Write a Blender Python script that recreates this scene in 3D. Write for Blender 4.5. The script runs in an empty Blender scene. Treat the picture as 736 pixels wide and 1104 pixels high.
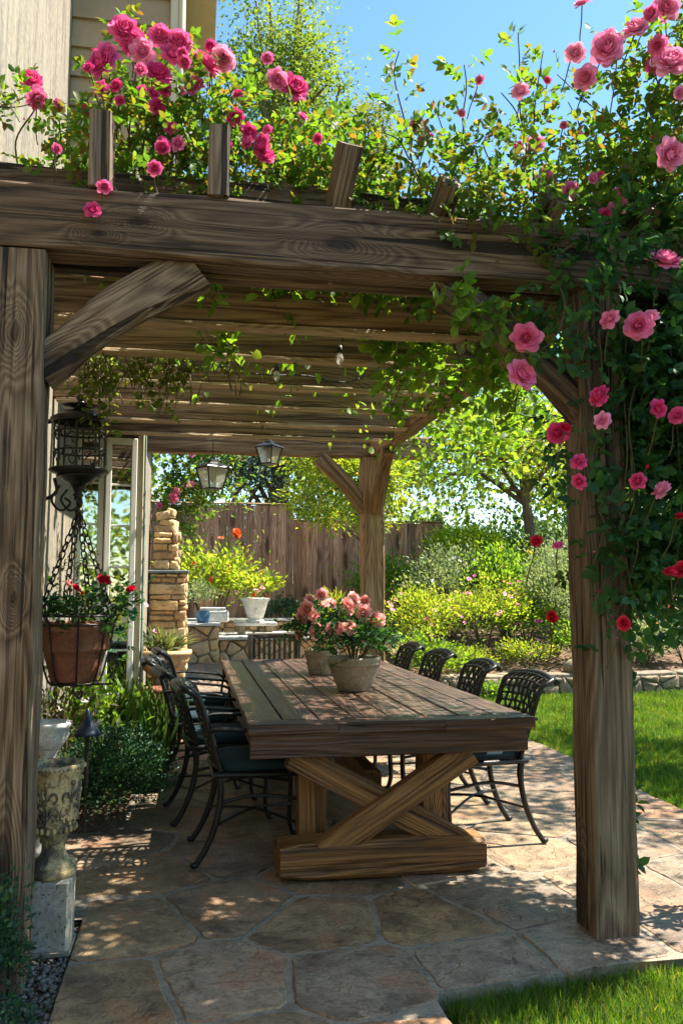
import bpy, math, random
import numpy as np
from mathutils import Vector, Matrix, Quaternion
R = random.Random(7)
G = np.random.default_rng(11)
rad = math.radians
sc = bpy.context.scene
COL = sc.collection

# ------------------------------------------------------------------ camera
YAW, PITCH, F, EYE = rad(10.1), math.atan(84/900), 900.0, 1.35
cam = bpy.data.cameras.new('camera'); cam_o = bpy.data.objects.new('camera', cam); COL.objects.link(cam_o)
cam.sensor_fit = 'VERTICAL'; cam.sensor_height = 24; cam.lens = 24*F/1104
cam.clip_start = .05; cam.clip_end = 1500
cam_o.location = (0, 0, EYE); cam_o.rotation_euler = (math.pi/2+PITCH, 0, -YAW)
sc.camera = cam_o
def ray(u, v):
    a, b = (u-368)/F, (552-v)/F
    fh, up = math.cos(PITCH)-b*math.sin(PITCH), math.sin(PITCH)+b*math.cos(PITCH)
    return Vector((a*math.cos(YAW)+fh*math.sin(YAW), -a*math.sin(YAW)+fh*math.cos(YAW), up))
def at(u, v, y):            # the point of the place at distance y into the garden
    d = ray(u, v); t = y/d.y
    return Vector((0, 0, EYE))+d*t
def depth(p):
    return p[0]*math.sin(YAW)+p[1]*math.cos(YAW)

# ------------------------------------------------------------------ objects
def tag(o, label=None, cat=None, group=None, kind=None):
    if label: o['label'] = label
    if cat: o['category'] = cat
    if group: o['group'] = group
    if kind: o['kind'] = kind
    return o
def thing(name, label, cat, loc=(0, 0, 0), rz=0, group=None):
    o = bpy.data.objects.new(name, None); COL.objects.link(o)
    o.empty_display_size = .1
    o.location = loc; o.rotation_euler = (0, 0, rz)
    return tag(o, label, cat, group)
def link_mesh(name, me, mat, parent=None, loc=(0, 0, 0), smooth=False):
    o = bpy.data.objects.new(name, me); COL.objects.link(o)
    for m in (mat if isinstance(mat, (list, tuple)) else [mat]): me.materials.append(m)
    if smooth: me.polygons.foreach_set('use_smooth', [True]*len(me.polygons))
    o.location = loc
    if parent: o.parent = parent
    return o
def copy_tree(o, parent=None):
    c = o.copy(); COL.objects.link(c)
    if parent: c.parent = parent
    for ch in o.children: copy_tree(ch, c)
    return c

class MB:
    def __init__(s): s.v = []; s.f = []; s.sm = []; s.mi = []
    def add(s, verts, faces, smooth=False, mi=0):
        b = len(s.v); s.v += [tuple(p) for p in verts]
        for f in faces: s.f.append([b+i for i in f]); s.sm.append(smooth); s.mi.append(mi)
        return s
    def loft(s, rings, cap=True, smooth=False, closed=False, mi=0):
        n = len(rings[0]); vs = [p for r in rings for p in r]; fs = []
        m = len(rings)
        for i in range(m if closed else m-1):
            for j in range(n):
                a, b = i*n, ((i+1) % m)*n; k = (j+1) % n
                fs.append((a+j, a+k, b+k, b+j))
        s.add(vs, fs, smooth, mi)
        if cap and not closed:
            s.add(rings[0], [tuple(range(n))[::-1]], False, mi); s.add(rings[-1], [tuple(range(n))], False, mi)
        return s
    def box(s, c, d, rot=None, ch=.004, mi=0):
        x, y, z = d[0]/2, d[1]/2, d[2]/2; ch = min(ch, x*.4, y*.4, z*.4)
        def ring(zz, k): return [(x-k, -y+ch, zz), (x-k, y-ch, zz), (x-ch, y-k, zz), (-x+ch, y-k, zz), (-x+k, y-ch, zz), (-x+k, -y+ch, zz), (-x+ch, -y+k, zz), (x-ch, -y+k, zz)]
        rs = [ring(-z, ch*.9), ring(-z+ch, 0), ring(z-ch, 0), ring(z, ch*.9)]
        M = (rot if rot else Matrix.Identity(3))
        C = Vector(c)
        rs = [[C+M @ Vector(p) for p in r] for r in rs]
        return s.loft(rs, True, False, mi=mi)
    def tube(s, pts, r, n=8, smooth=True, cap=True, flat=1.0, mi=0):
        pts = [Vector(p) for p in pts]; k = len(pts)
        rr = r if isinstance(r, (list, tuple)) else [r]*k
        rings = []; prev = None
        for i, p in enumerate(pts):
            t = (pts[min(i+1, k-1)]-pts[max(i-1, 0)])
            if t.length < 1e-9: t = Vector((0, 0, 1))
            t.normalize()
            if prev is None:
                prev = Vector((0, 0, 1)) if abs(t.z) < .9 else Vector((1, 0, 0))
            a = (prev-t*prev.dot(t)).normalized(); b = t.cross(a); prev = a
            rings.append([p+(a*math.cos(q)*flat+b*math.sin(q))*rr[i] for q in (2*math.pi*j/n for j in range(n))])
        return s.loft(rings, cap, smooth, mi=mi)
    def lathe(s, prof, n=32, c=(0, 0, 0), mod=None, mi=0, cap=False):
        rings = []
        for (r, z) in prof:
            rings.append([(c[0]+(r+(mod(q, z) if mod else 0))*math.cos(q), c[1]+(r+(mod(q, z) if mod else 0))*math.sin(q), c[2]+z) for q in (2*math.pi*j/n for j in range(n))])
        return s.loft(rings, cap, True, mi=mi)
    def sphere(s, c, r, n=10, sq=(1, 1, 1), mi=0):
        rings = []
        for i in range(n//2+1):
            a = math.pi*(i/(n//2)); a = min(max(a, .05), math.pi-.05)
            rings.append([(c[0]+r*sq[0]*math.sin(a)*math.cos(q), c[1]+r*sq[1]*math.sin(a)*math.sin(q), c[2]-r*sq[2]*math.cos(a)) for q in (2*math.pi*j/n for j in range(n))])
        return s.loft(rings, True, True, mi=mi)
    def build(s, name, mat, parent=None, org=(0, 0, 0)):
        me = bpy.data.meshes.new(name)
        o3 = Vector(org)
        me.from_pydata([(p[0]-o3.x, p[1]-o3.y, p[2]-o3.z) for p in s.v], [], s.f)
        me.polygons.foreach_set('use_smooth', s.sm); me.polygons.foreach_set('material_index', s.mi)
        me.update()
        o = link_mesh(name, me, mat, parent); o.location = org
        return o

def smooth_path(ctrl, n=8):
    P = [Vector(p) for p in ctrl]; P = [P[0]*2-P[1]]+P+[P[-1]*2-P[-2]]; out = []
    for i in range(1, len(P)-2):
        for k in range(n):
            t = k/n; a, b, c, d = P[i-1:i+3]
            out.append(.5*((2*b)+(c-a)*t+(2*a-5*b+4*c-d)*t*t+(3*b-a-3*c+d)*t**3))
    out.append(P[-2]); return out

def wob(seed):
    ph = [random.Random(seed*13+i).uniform(0, 6.28) for i in range(6)]
    return lambda t: (math.sin(t*2.1+ph[0])+.6*math.sin(t*5.3+ph[1])+.35*math.sin(t*11.7+ph[2]))/1.95
SEED = [0]
def beam(name, p0, p1, w, h, mat, parent, up=(0, 0, 1), ch=.012, wobble=.006, curve=None, taper=None, cut=(0, 0)):
    """a timber from p0 to p1 as ONE mesh whose own X axis runs with the grain; w across, h along up"""
    SEED[0] += 1; sd = SEED[0]
    p0, p1 = Vector(p0), Vector(p1); L = (p1-p0).length; X = (p1-p0)/L
    U = Vector(up); U = (U-X*U.dot(X)).normalized(); Y = U.cross(X)
    n = max(6, int(L/.09)); ws = [wob(sd*8+i) for i in range(8)]
    rings = []
    for i in range(n+1):
        t = i/n; x = -L/2+L*t; oz = curve(t) if curve else 0; k = taper(t) if taper else 1
        a, b = w/2, h/2*k; pts = []
        cor = [(-a, -b+ch), (-a+ch, -b), (a-ch, -b), (a, -b+ch), (a, b-ch), (a-ch, b), (-a+ch, b), (-a, b-ch)]
        for q, (yy, zz) in enumerate(cor):
            xx = x + (cut[0]*zz if i == 0 else 0) + (cut[1]*zz if i == n else 0)
            pts.append((xx, yy+ws[q](x*1.7)*wobble, zz+oz+ws[(q+3) % 8](x*1.9)*wobble))
        rings.append(pts)
    m = MB().loft(rings, True, False)
    me = bpy.data.meshes.new(name); me.from_pydata(m.v, [], m.f); me.update()
    o = link_mesh(name, me, mat, parent)
    M = Matrix((X, Y, U)).transposed().to_4x4(); M.translation = (p0+p1)/2
    if parent: M.translation -= parent.location
    o.matrix_local = M
    return o

def np_mesh(name, V, T, mat, parent=None, smooth=False):
    me = bpy.data.meshes.new(name); V = np.ascontiguousarray(V, np.float32).reshape(-1, 3); T = np.ascontiguousarray(T, np.int32)
    k = T.shape[1]; nf = len(T)
    me.vertices.add(len(V)); me.vertices.foreach_set('co', V.ravel())
    me.loops.add(nf*k); me.loops.foreach_set('vertex_index', T.ravel())
    me.polygons.add(nf); me.polygons.foreach_set('loop_start', np.arange(nf, dtype=np.int32)*k)
    me.update(calc_edges=True)
    return link_mesh(name, me, mat, parent, smooth=smooth)

# ------------------------------------------------------------------ leaves
def nrm(a): return a/np.maximum(np.linalg.norm(a, axis=-1, keepdims=True), 1e-9)
TPL = {
 'rose': (np.array([[0, 0, 0], [.35, 0, 0], [.72, 0, -.03], [1, 0, -.14], [.28, .42, .10], [.68, .40, .05], [.28, -.42, .10], [.68, -.40, .05]]),
          np.array([[0, 1, 4], [4, 1, 2], [4, 2, 5], [5, 2, 3], [0, 6, 1], [6, 2, 1], [6, 7, 2], [7, 3, 2]])),
 'lo': (np.array([[0, 0, 0], [.5, .5, .10], [1, 0, -.10], [.5, -.5, .10]]), np.array([[0, 2, 1], [0, 3, 2]])),
 'strap': (np.array([[0, .5, 0], [0, -.5, 0], [.45, .5, .0], [.45, -.5, .0], [.8, .32, -.16], [.8, -.32, -.16], [1, 0, -.36]]),
           np.array([[0, 1, 3], [0, 3, 2], [2, 3, 5], [2, 5, 4], [4, 5, 6]])),
 'blade': (np.array([[0, .5, 0], [0, -.5, 0], [.55, .36, -.05], [.55, -.36, -.05], [1, 0, -.25]]), np.array([[0, 1, 3], [0, 3, 2], [2, 3, 4]])),
}
def leaf_arrays(P, D, N, L, ratio, kind):
    tv, tf = TPL[kind]
    D = nrm(D); S = nrm(np.cross(D, N)); N2 = np.cross(S, D)
    L = np.broadcast_to(L, (len(P),)); ratio = np.broadcast_to(ratio, (len(P),))
    V = P[:, None]+L[:, None, None]*(tv[None, :, 0:1]*D[:, None]+(tv[None, :, 1:2]*ratio[:, None, None])*S[:, None]+tv[None, :, 2:3]*N2[:, None])
    T = tf[None]+(np.arange(len(P))*len(tv))[:, None, None]
    return V.reshape(-1, 3), T.reshape(-1, 3)
def leaves(name, P, D, N, L, ratio, kind, mat, parent=None):
    V, T = leaf_arrays(P, D, N, L, ratio, kind)
    return np_mesh(name, V, T, mat, parent)
def rnd_dir(n): return nrm(G.normal(size=(n, 3)))
def compound(P, D, N, size):
    """rose leaf of five leaflets; returns positions, directions, normals, lengths"""
    D = nrm(D); S = nrm(np.cross(D, N)); n = len(P); r = size*1.9
    def J(k): return G.normal(scale=k, size=(n, 3))
    o = [(P+D*r[:, None], D+J(.15), 1.1)]
    for t, s in ((.55, .85), (.92, 1.0)):
        for sg in (1, -1): o.append((P+D*(r*t)[:, None], D*.55+S*sg*.85+J(.15), s))
    return (np.concatenate([a for a, _, _ in o]), np.concatenate([b for _, b, _ in o]),
            np.concatenate([nrm(N)+J(.25) for _ in o]), np.concatenate([size*c for _, _, c in o]))
def clumps(n, boxes, m, sig, wts=None):
    """points in clumps spread through boxes ((x0,x1),(y0,y1),(z0,z1)); returns points and their clump centres"""
    vol = np.array([abs(np.prod([b[1]-b[0] for b in B])) for B in boxes]) if wts is None else np.array(wts, float)
    ib = G.choice(len(boxes), m, p=vol/vol.sum())
    C = np.array([[G.uniform(*boxes[i][k]) for k in range(3)] for i in ib])
    j = G.integers(0, m, n)
    return C[j]+G.normal(size=(n, 3))*sig*G.uniform(.6, 1.4, m)[j][:, None], C[j]
def ellip_clumps(n, c, r, m, sig, lo=-1., shell=.55):
    d = rnd_dir(m); d[:, 2] = np.where(d[:, 2] < lo, -d[:, 2]*.5, d[:, 2])
    C = np.array(c)+d*np.array(r)*(shell+(1-shell)*G.uniform(0, 1, m)**.6)[:, None]
    j = G.integers(0, m, n); sg = G.uniform(.6, 1.5, m)*sig
    return C[j]+G.normal(size=(n, 3))*sg[j][:, None]*np.array([1, 1, .7]), C[j], C

# ------------------------------------------------------------------ materials
def mat_new(name):
    m = bpy.data.materials.new(name); m.use_nodes = True; nt = m.node_tree
    for n in list(nt.nodes): nt.nodes.remove(n)
    return m, nt
def nd(nt, t, ins=None, **kw):
    n = nt.nodes.new('ShaderNode'+t)
    for k, v in kw.items(): setattr(n, k, v)
    for k, v in (ins or {}).items():
        s = n.inputs[k]
        if hasattr(v, 'is_output'): nt.links.new(v, s)
        elif isinstance(v, (tuple, list)) and len(v) == 3 and s.type == 'RGBA': s.default_value = (*v, 1)
        else: s.default_value = v
    return n
def ma(nt, op, a, b=0., c=0., clamp=False):
    n = nd(nt, 'Math', {0: a, 1: b, 2: c}, operation=op, use_clamp=clamp); return n.outputs[0]
def vm(nt, op, a, b=(0, 0, 0)):
    return nd(nt, 'VectorMath', {0: a, 1: b}, operation=op).outputs[0]
def ramp(nt, fac, stops, interp='LINEAR'):
    n = nd(nt, 'ValToRGB', {'Fac': fac}); e = n.color_ramp.elements; n.color_ramp.interpolation = interp
    while len(e) > len(stops): e.remove(e[-1])
    while len(e) < len(stops): e.new(.5)
    for el, (p, c) in zip(e, stops): el.position = p; el.color = (*c, 1) if len(c) == 3 else c
    return n.outputs[0]
def mixc(nt, fac, a, b, mode='MIX'):
    n = nd(nt, 'Mix', None, data_type='RGBA', blend_type=mode)
    for i, v in ((0, fac), (6, a), (7, b)):
        if hasattr(v, 'is_output'): nt.links.new(v, n.inputs[i])
        elif i and len(v) == 3: n.inputs[i].default_value = (*v, 1)
        else: n.inputs[i].default_value = v
    return n.outputs[2]
def noise(nt, vec, scale, detail=4., rough=.55, dist=0.):
    return nd(nt, 'TexNoise', {'Vector': vec, 'Scale': scale, 'Detail': detail, 'Roughness': rough, 'Distortion': dist}).outputs['Fac']
def finish(m, nt, col, rough=.6, spec=.5, bump=None, bs=.3, bd=.01, metal=0., extra=None):
    p = nd(nt, 'BsdfPrincipled', {'Roughness': rough, 'Specular IOR Level': spec, 'Metallic': metal})
    if hasattr(col, 'is_output'): nt.links.new(col, p.inputs['Base Color'])
    else: p.inputs['Base Color'].default_value = (*col, 1)
    if bump is not None:
        b = nd(nt, 'Bump', {'Strength': bs, 'Distance': bd, 'Height': bump}); nt.links.new(b.outputs[0], p.inputs['Normal'])
    for k, v in (extra or {}).items(): p.inputs[k].default_value = v
    o = nd(nt, 'OutputMaterial'); nt.links.new(p.outputs[0], o.inputs[0]); return m
def jit(nt, island=True):
    """object coordinates shifted by a different amount for every object (and every board of it)"""
    c = nd(nt, 'TexCoord').outputs['Object']; r = nd(nt, 'ObjectInfo').outputs['Random']
    k = ma(nt, 'MULTIPLY', r, 37.)
    if island: k = ma(nt, 'ADD', k, ma(nt, 'MULTIPLY', nd(nt, 'NewGeometry').outputs['Random Per Island'], 53.))
    return vm(nt, 'ADD', c, nd(nt, 'CombineXYZ', {0: k, 1: k, 2: k}).outputs[0]), k
def wood(name, dark, mid, light, axis=0, island=False, rough=.7, spec=.3, grey=.35, gcol=(.26, .23, .19), knots=1.0, var=.25, crack=1.0, at_=()):
    m, nt = mat_new(name); c, k = jit(nt, island)
    def sc_(l, a): v = [a, a, a]; v[axis] = l; return vm(nt, 'MULTIPLY', c, tuple(v))
    broad = noise(nt, sc_(.7, 11), 1, 5, .65, .4)
    kn = nd(nt, 'TexVoronoi', {'Vector': sc_(1.0, 3.1), 'Scale': 1.0, 'Randomness': 1.}).outputs['Distance']
    knot = ma(nt, 'MULTIPLY', ma(nt, 'SMOOTH_MIN', ma(nt, 'SUBTRACT', .34, kn), 1., .02), knots)
    knot = ma(nt, 'MAXIMUM', knot, 0.)
    low = ma(nt, 'ADD', noise(nt, sc_(.30, 4.2), 1, 2, .5, .25), ma(nt, 'MULTIPLY', knot, 1.1))
    ks = None
    for (kx, ky, kz, kr) in at_:      # single knots, as (x, y, z, radius) of the timber; None = right through
        dv = vm(nt, 'MULTIPLY', vm(nt, 'SUBTRACT', nd(nt, 'TexCoord').outputs['Object'], (kx, ky or 0, kz or 0)), (.42/kr, 0 if ky is None else 1/kr, 0 if kz is None else 1/kr))
        wv = noise(nt, dv, 1.1, 2); dv = vm(nt, 'ADD', dv, nd(nt, 'CombineXYZ', {0: ma(nt, 'MULTIPLY', wv, .7), 1: 0., 2: ma(nt, 'MULTIPLY', wv, .6)}).outputs[0])
        ln = nd(nt, 'VectorMath', {0: dv}, operation='LENGTH').outputs['Value']
        kf = ma(nt, 'POWER', 2.718, ma(nt, 'MULTIPLY', ma(nt, 'MULTIPLY', ln, ln), -.35))
        ks = kf if ks is None else ma(nt, 'MAXIMUM', ks, kf)
    if ks is not None: low = ma(nt, 'ADD', low, ma(nt, 'MULTIPLY', ks, ma(nt, 'ADD', .22, ma(nt, 'MULTIPLY', noise(nt, sc_(2., 9.), 1, 3), .36))))
    ring = ma(nt, 'PINGPONG', ma(nt, 'MULTIPLY', low, 22.), .5)
    fib = noise(nt, sc_(2.2, 95), 1, 3, .6)
    f2 = noise(nt, sc_(.9, 34), 1, 3, .6, .2)
    def cen(x, m_, k_): return ma(nt, 'MULTIPLY', ma(nt, 'SUBTRACT', x, m_), k_)
    t = ma(nt, 'ADD', ma(nt, 'ADD', cen(broad, .5, .72), cen(ring, .25, .62)), ma(nt, 'ADD', cen(fib, .5, .62), cen(f2, .5, .52)))
    t = ma(nt, 'ADD', t, .5)
    col = ramp(nt, t, [(.16, dark), (.47, mid), (.84, light)])
    big = noise(nt, vm(nt, 'MULTIPLY', c, (1, 1, 1)), 1.6, 3, .6)
    col = mixc(nt, ma(nt, 'MULTIPLY', ramp(nt, big, [(.4, (0, 0, 0)), (.65, (1, 1, 1))]), grey), col, mixc(nt, .55, gcol, col, 'MULTIPLY') if False else mixc(nt, ma(nt, 'MULTIPLY', t, 1.0, 0, True), tuple(x*.45 for x in gcol), gcol))
    cr = ramp(nt, noise(nt, sc_(.5, 26), 1, 2.5, .5, .3), [(.60, (1, 1, 1)), (.63, (.10, .09, .08))])
    col = mixc(nt, .9*crack, col, cr, 'MULTIPLY')
    cr2 = ramp(nt, noise(nt, sc_(.8, 58), 1, 2, .5, .2), [(.60, (1, 1, 1)), (.64, (.22, .19, .17))])
    col = mixc(nt, .55*crack, col, cr2, 'MULTIPLY')
    cr = mixc(nt, .5, cr, cr2, 'MULTIPLY')
    kc = ramp(nt, knot, [(.10, (1, 1, 1)), (.20, (.26, .20, .16))])
    col = mixc(nt, .9, col, kc, 'MULTIPLY')
    if ks is not None: col = mixc(nt, .9, col, ramp(nt, ks, [(.80, (1, 1, 1)), (.93, (.28, .22, .18))]), 'MULTIPLY')
    vv = ma(nt, 'ADD', ma(nt, 'MULTIPLY', nd(nt, 'TexWhiteNoise', {'W': k}, noise_dimensions='1D').outputs['Value'], var), 1-var/2)
    col = mixc(nt, 1., col, nd(nt, 'CombineXYZ', {0: vv, 1: vv, 2: vv}).outputs[0], 'MULTIPLY')
    h = ma(nt, 'ADD', ma(nt, 'MULTIPLY', t, .5), ma(nt, 'MULTIPLY', cr, .9*crack))
    return finish(m, nt, col, rough, spec, h, .9, .018)
def leafmat(name, cols, trans=.42, tcol=None, rough=.52, spec=.25, gain=1.0):
    """cols: shades a leaf may have; each leaf takes one"""
    m, nt = mat_new(name); r = nd(nt, 'NewGeometry').outputs['Random Per Island']
    n = len(cols); col = ramp(nt, r, [(i/max(1, n-1), tuple(c*gain for c in q)) for i, q in enumerate(cols)])
    big = noise(nt, nd(nt, 'TexCoord').outputs['Object'], 3., 2)
    col = mixc(nt, 1., col, ramp(nt, big, [(.3, (.72, .74, .72)), (.7, (1.25, 1.22, 1.1))]), 'MULTIPLY')
    p = nd(nt, 'BsdfPrincipled', {'Base Color': col, 'Roughness': rough, 'Specular IOR Level': spec})
    t = nd(nt, 'BsdfTranslucent', {'Color': mixc(nt, 1., col, tcol or (2.6, 2.3, .7), 'MULTIPLY')})
    mx = nd(nt, 'MixShader', {0: trans, 1: p.outputs[0], 2: t.outputs[0]})
    o = nd(nt, 'OutputMaterial'); nt.links.new(mx.outputs[0], o.inputs[0]); return m
def petalmat(name, c0, c1, trans=.3, edge=(1.25, 1.2, 1.2)):
    m, nt = mat_new(name); r = nd(nt, 'ObjectInfo').outputs['Random']; i = nd(nt, 'NewGeometry').outputs['Random Per Island']
    col = mixc(nt, r, c0, c1)
    col = mixc(nt, 1., col, ramp(nt, i, [(0, (.82, .72, .80)), (1, edge)]), 'MULTIPLY')
    p = nd(nt, 'BsdfPrincipled', {'Base Color': col, 'Roughness': .6, 'Specular IOR Level': .2})
    t = nd(nt, 'BsdfTranslucent', {'Color': col})
    mx = nd(nt, 'MixShader', {0: trans, 1: p.outputs[0], 2: t.outputs[0]})
    o = nd(nt, 'OutputMaterial'); nt.links.new(mx.outputs[0], o.inputs[0]); return m
def stone(name, stops, scale=2., bump=.4, rough=.75, spec=.3, island=True, pits=0., streak=None, stain=None, cleft=False):
    m, nt = mat_new(name); c, k = jit(nt, island)
    w = nd(nt, 'TexWhiteNoise', {'W': k}, noise_dimensions='1D').outputs['Value']
    base = ramp(nt, w, stops)
    v = vm(nt, 'MULTIPLY', c, streak) if streak else c
    n1 = noise(nt, v, scale, 6, .62, .6); n2 = noise(nt, c, scale*9, 4, .6); n3 = noise(nt, v, scale*2.6, 5, .6, 1.0)
    col = mixc(nt, 1., base, ramp(nt, n1, [(.28, (.50, .48, .46)), (.5, (1, 1, 1)), (.75, (1.3, 1.22, 1.1))]), 'MULTIPLY')
    col = mixc(nt, 1., col, ramp(nt, n2, [(.3, (.72, .72, .72)), (.65, (1.12, 1.12, 1.12))]), 'MULTIPLY')
    if stain:
        for (lo, hi, sc2, cc, am) in stain:
            q = noise(nt, vm(nt, 'ADD', v, (sc2*3, 7, 1)), sc2, 5, .65, .8)
            col = mixc(nt, ma(nt, 'MULTIPLY', ramp(nt, q, [(lo, (0, 0, 0)), (hi, (1, 1, 1))]), am), col, cc)
    h = ma(nt, 'ADD', ma(nt, 'MULTIPLY', n3, .7), ma(nt, 'MULTIPLY', n2, .25))
    if cleft:       # split layers with little steps, and grit
        q = noise(nt, c, 2.3, 5, .68, .4)
        stp = ramp(nt, q, [(.36, (0, 0, 0)), (.375, (.35, .35, .35)), (.47, (.38, .38, .38)), (.482, (.68, .68, .68)), (.58, (.72, .72, .72)), (.592, (1, 1, 1))])
        g = noise(nt, c, 70., 3, .7)
        col = mixc(nt, 1., col, ramp(nt, g, [(.34, (.70, .68, .66)), (.5, (1, 1, 1)), (.68, (1.22, 1.2, 1.16))]), 'MULTIPLY')
        col = mixc(nt, 1., col, ramp(nt, q, [(.36, (.80, .78, .77)), (.38, (1, 1, 1)), (.47, (1, 1, 1)), (.478, (.80, .78, .76)), (.49, (1.06, 1.03, 1)), (.58, (1.06, 1.03, 1)), (.587, (.84, .82, .8)), (.6, (1.12, 1.09, 1.04))]), 'MULTIPLY')
        h = ma(nt, 'ADD', ma(nt, 'MULTIPLY', stp, 1.6), ma(nt, 'ADD', h, ma(nt, 'MULTIPLY', g, .35)))
    if pits:
        pv = nd(nt, 'TexVoronoi', {'Vector': c, 'Scale': pits}).outputs['Distance']
        pr = ramp(nt, ma(nt, 'ADD', pv, ma(nt, 'MULTIPLY', n2, .3)), [(.26, (.35, .33, .3)), (.36, (1, 1, 1))])
        col = mixc(nt, 1., col, pr, 'MULTIPLY'); h = ma(nt, 'ADD', h, ma(nt, 'MULTIPLY', pr, 1.))
    rr = ramp(nt, n1, [(.3, (rough*.8,)*3), (.7, (min(1, rough*1.15),)*3)])
    return finish(m, nt, col, rr, spec, h, bump, .02)
def plain(name, col, rough=.5, spec=.4, metal=0., nscale=30., amt=.3, bump=.1, extra=None):
    m, nt = mat_new(name); c = nd(nt, 'TexCoord').outputs['Object']
    n = noise(nt, c, nscale, 4); n2 = noise(nt, c, nscale*.2, 4)
    f = ramp(nt, ma(nt, 'ADD', ma(nt, 'MULTIPLY', n, .5), ma(nt, 'MULTIPLY', n2, .5)), [(.3, (1-amt,)*3), (.7, (1+amt*.6,)*3)])
    return finish(m, nt, mixc(nt, 1., col, f, 'MULTIPLY'), rough, spec, n, bump, .004, metal, extra)

_P = ((.030, .018, .010), (.138, .090, .056), (.30, .22, .148))
W_POST = wood('weathered_post_wood', *_P, grey=.25, gcol=(.22, .175, .13))
W_POSTK = wood('knotty_post_wood', *_P, grey=.25, gcol=(.22, .175, .13), at_=((1.02, 0.0, None, .030), (.05, .03, None, .02)))
_B = ((.024, .013, .007), (.100, .059, .033), (.215, .145, .092))
W_BEAM = wood('weathered_beam_wood', *_B, grey=.2, gcol=(.18, .135, .10))
W_BEAMK = wood('knotty_beam_wood', *_B, grey=.2, gcol=(.18, .135, .10), at_=((-.06, None, -.01, .042), (-.85, None, .01, .026), (-1.0, None, -.05, .018), (.75, None, .03, .022)))
W_RAFT = wood('rafter_wood', (.065, .034, .015), (.255, .152, .076), (.42, .275, .148), grey=.10, knots=.7, var=.4, crack=.6)
W_TOP = wood('table_top_wood', (.026, .011, .007), (.090, .048, .031), (.17, .112, .084), axis=1, island=True, rough=.33, spec=.5, grey=.3, gcol=(.15, .125, .12), knots=.5, var=.35, crack=.5)
W_TOPX = wood('table_edge_wood', (.020, .007, .003), (.072, .028, .012), (.135, .064, .033), island=True, rough=.42, spec=.45, grey=.1, gcol=(.13, .10, .09), knots=.6, crack=.5)
W_LEG = wood('table_leg_wood', (.045, .015, .004), (.215, .092, .024), (.37, .185, .058), rough=.5, spec=.4, grey=.04, knots=.9, crack=.6)
W_FENCE = wood('fence_wood', (.13, .048, .028), (.44, .205, .125), (.62, .37, .255), axis=2, island=True, grey=.12, gcol=(.40, .27, .20), var=.8, knots=.9, crack=.3)
STUCCO = stone('stucco', [(0, (.25, .222, .175)), (1, (.25, .222, .175))], 3., .6, .9, .15, False, 0, (3., 5., .45), [(.56, .72, 1.1, (.36, .31, .23), .5)])
SIDING = plain('painted_siding', (.34, .25, .15), .65, .3, 0, 9, .2, .15)
TRIM = plain('cream_trim', (.56, .49, .35), .55, .3, 0, 9, .12, .08)
WHITEP = plain('white_window_paint', (.80, .78, .72), .4, .4, 0, 12, .08, .05)
IRON = plain('black_iron', (.022, .021, .020), .38, .5, .5, 55, .5, .35)
IRONR = plain('bronzed_iron', (.036, .029, .023), .42, .5, .5, 45, .6, .4)
CUSH = plain('teal_cushion_cloth', (.017, .038, .052), .85, .2, 0, 160, .2, .2)
TERRA = stone('terracotta', [(0, (.23, .085, .048)), (1, (.23, .085, .048))], 7., .2, .75, .25, False, 0, None, [(.52, .68, 5., (.34, .19, .13), .55), (.56, .68, 9., (.10, .045, .03), .5)])
POTST = stone('stoneware_pot', [(0, (.34, .285, .195)), (1, (.37, .31, .22))], 9., .25, .75, .25, False, 0, None, [(.55, .7, 3.0, (.2, .17, .1), .6), (.62, .75, 6., (.30, .13, .07), .45)])
URNST = stone('old_urn_stone', [(0, (.50, .39, .20)), (1, (.50, .39, .20))], 12., .4, .85, .2, False, 0, None, [(.44, .54, 5.5, (.05, .046, .042), .85), (.52, .62, 13., (.46, .40, .27), .6), (.5, .56, 24., (.07, .06, .05), .6)])
CONC = stone('pitted_concrete', [(0, (.31, .29, .25)), (1, (.31, .29, .25))], 6., .5, .9, .2, False, 55., None, [(.55, .75, 3., (.28, .27, .24), .5)])
WHITEST = stone('white_cast_stone', [(0, (.62, .61, .58)), (1, (.68, .66, .61))], 10., .4, .8, .25, False)
SLABW = stone('pale_stone_slab', [(0, (.50, .49, .46)), (1, (.56, .55, .52))], 4., .3, .6, .3, True)
FLAG = stone('flagstone', [(0, (.27, .185, .105)), (.16, (.22, .175, .13)), (.32, (.33, .225, .125)), (.46, (.255, .13, .075)), (.58, (.27, .225, .17)), (.72, (.19, .135, .10)), (.86, (.36, .26, .15)), (1, (.235, .19, .15))],
             1.6, .55, .52, .42, True, 0, (1, 1, 1), [(.50, .66, 1.9, (.07, .048, .036), .8), (.54, .68, 3.1, (.33, .15, .075), .6), (.58, .72, 2.3, (.34, .28, .20), .5), (.55, .63, 6.5, (.05, .04, .034), .5)], True)
MORTAR = stone('mortar', [(0, (.26, .23, .185)), (1, (.26, .23, .185))], 14., .5, .9, .2, False)
WALLST = stone('golden_fieldstone', [(0, (.60, .37, .17)), (.25, (.70, .48, .25)), (.5, (.44, .27, .14)), (.75, (.64, .47, .28)), (1, (.52, .29, .12))], 5., .6, .8, .25, True, 0, None, [(.58, .72, 4., (.17, .11, .06), .6)])
GREYST = stone('grey_fieldstone', [(0, (.24, .195, .14)), (.3, (.33, .26, .175)), (.6, (.18, .15, .12)), (1, (.36, .28, .19))], 5., .6, .8, .25, True)
PEBBLE = stone('pebbles', [(0, (.22, .205, .185)), (.3, (.13, .125, .12)), (.6, (.27, .235, .19)), (.8, (.09, .09, .09)), (1, (.36, .33, .29))], 20., .2, .7, .35, True)
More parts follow.
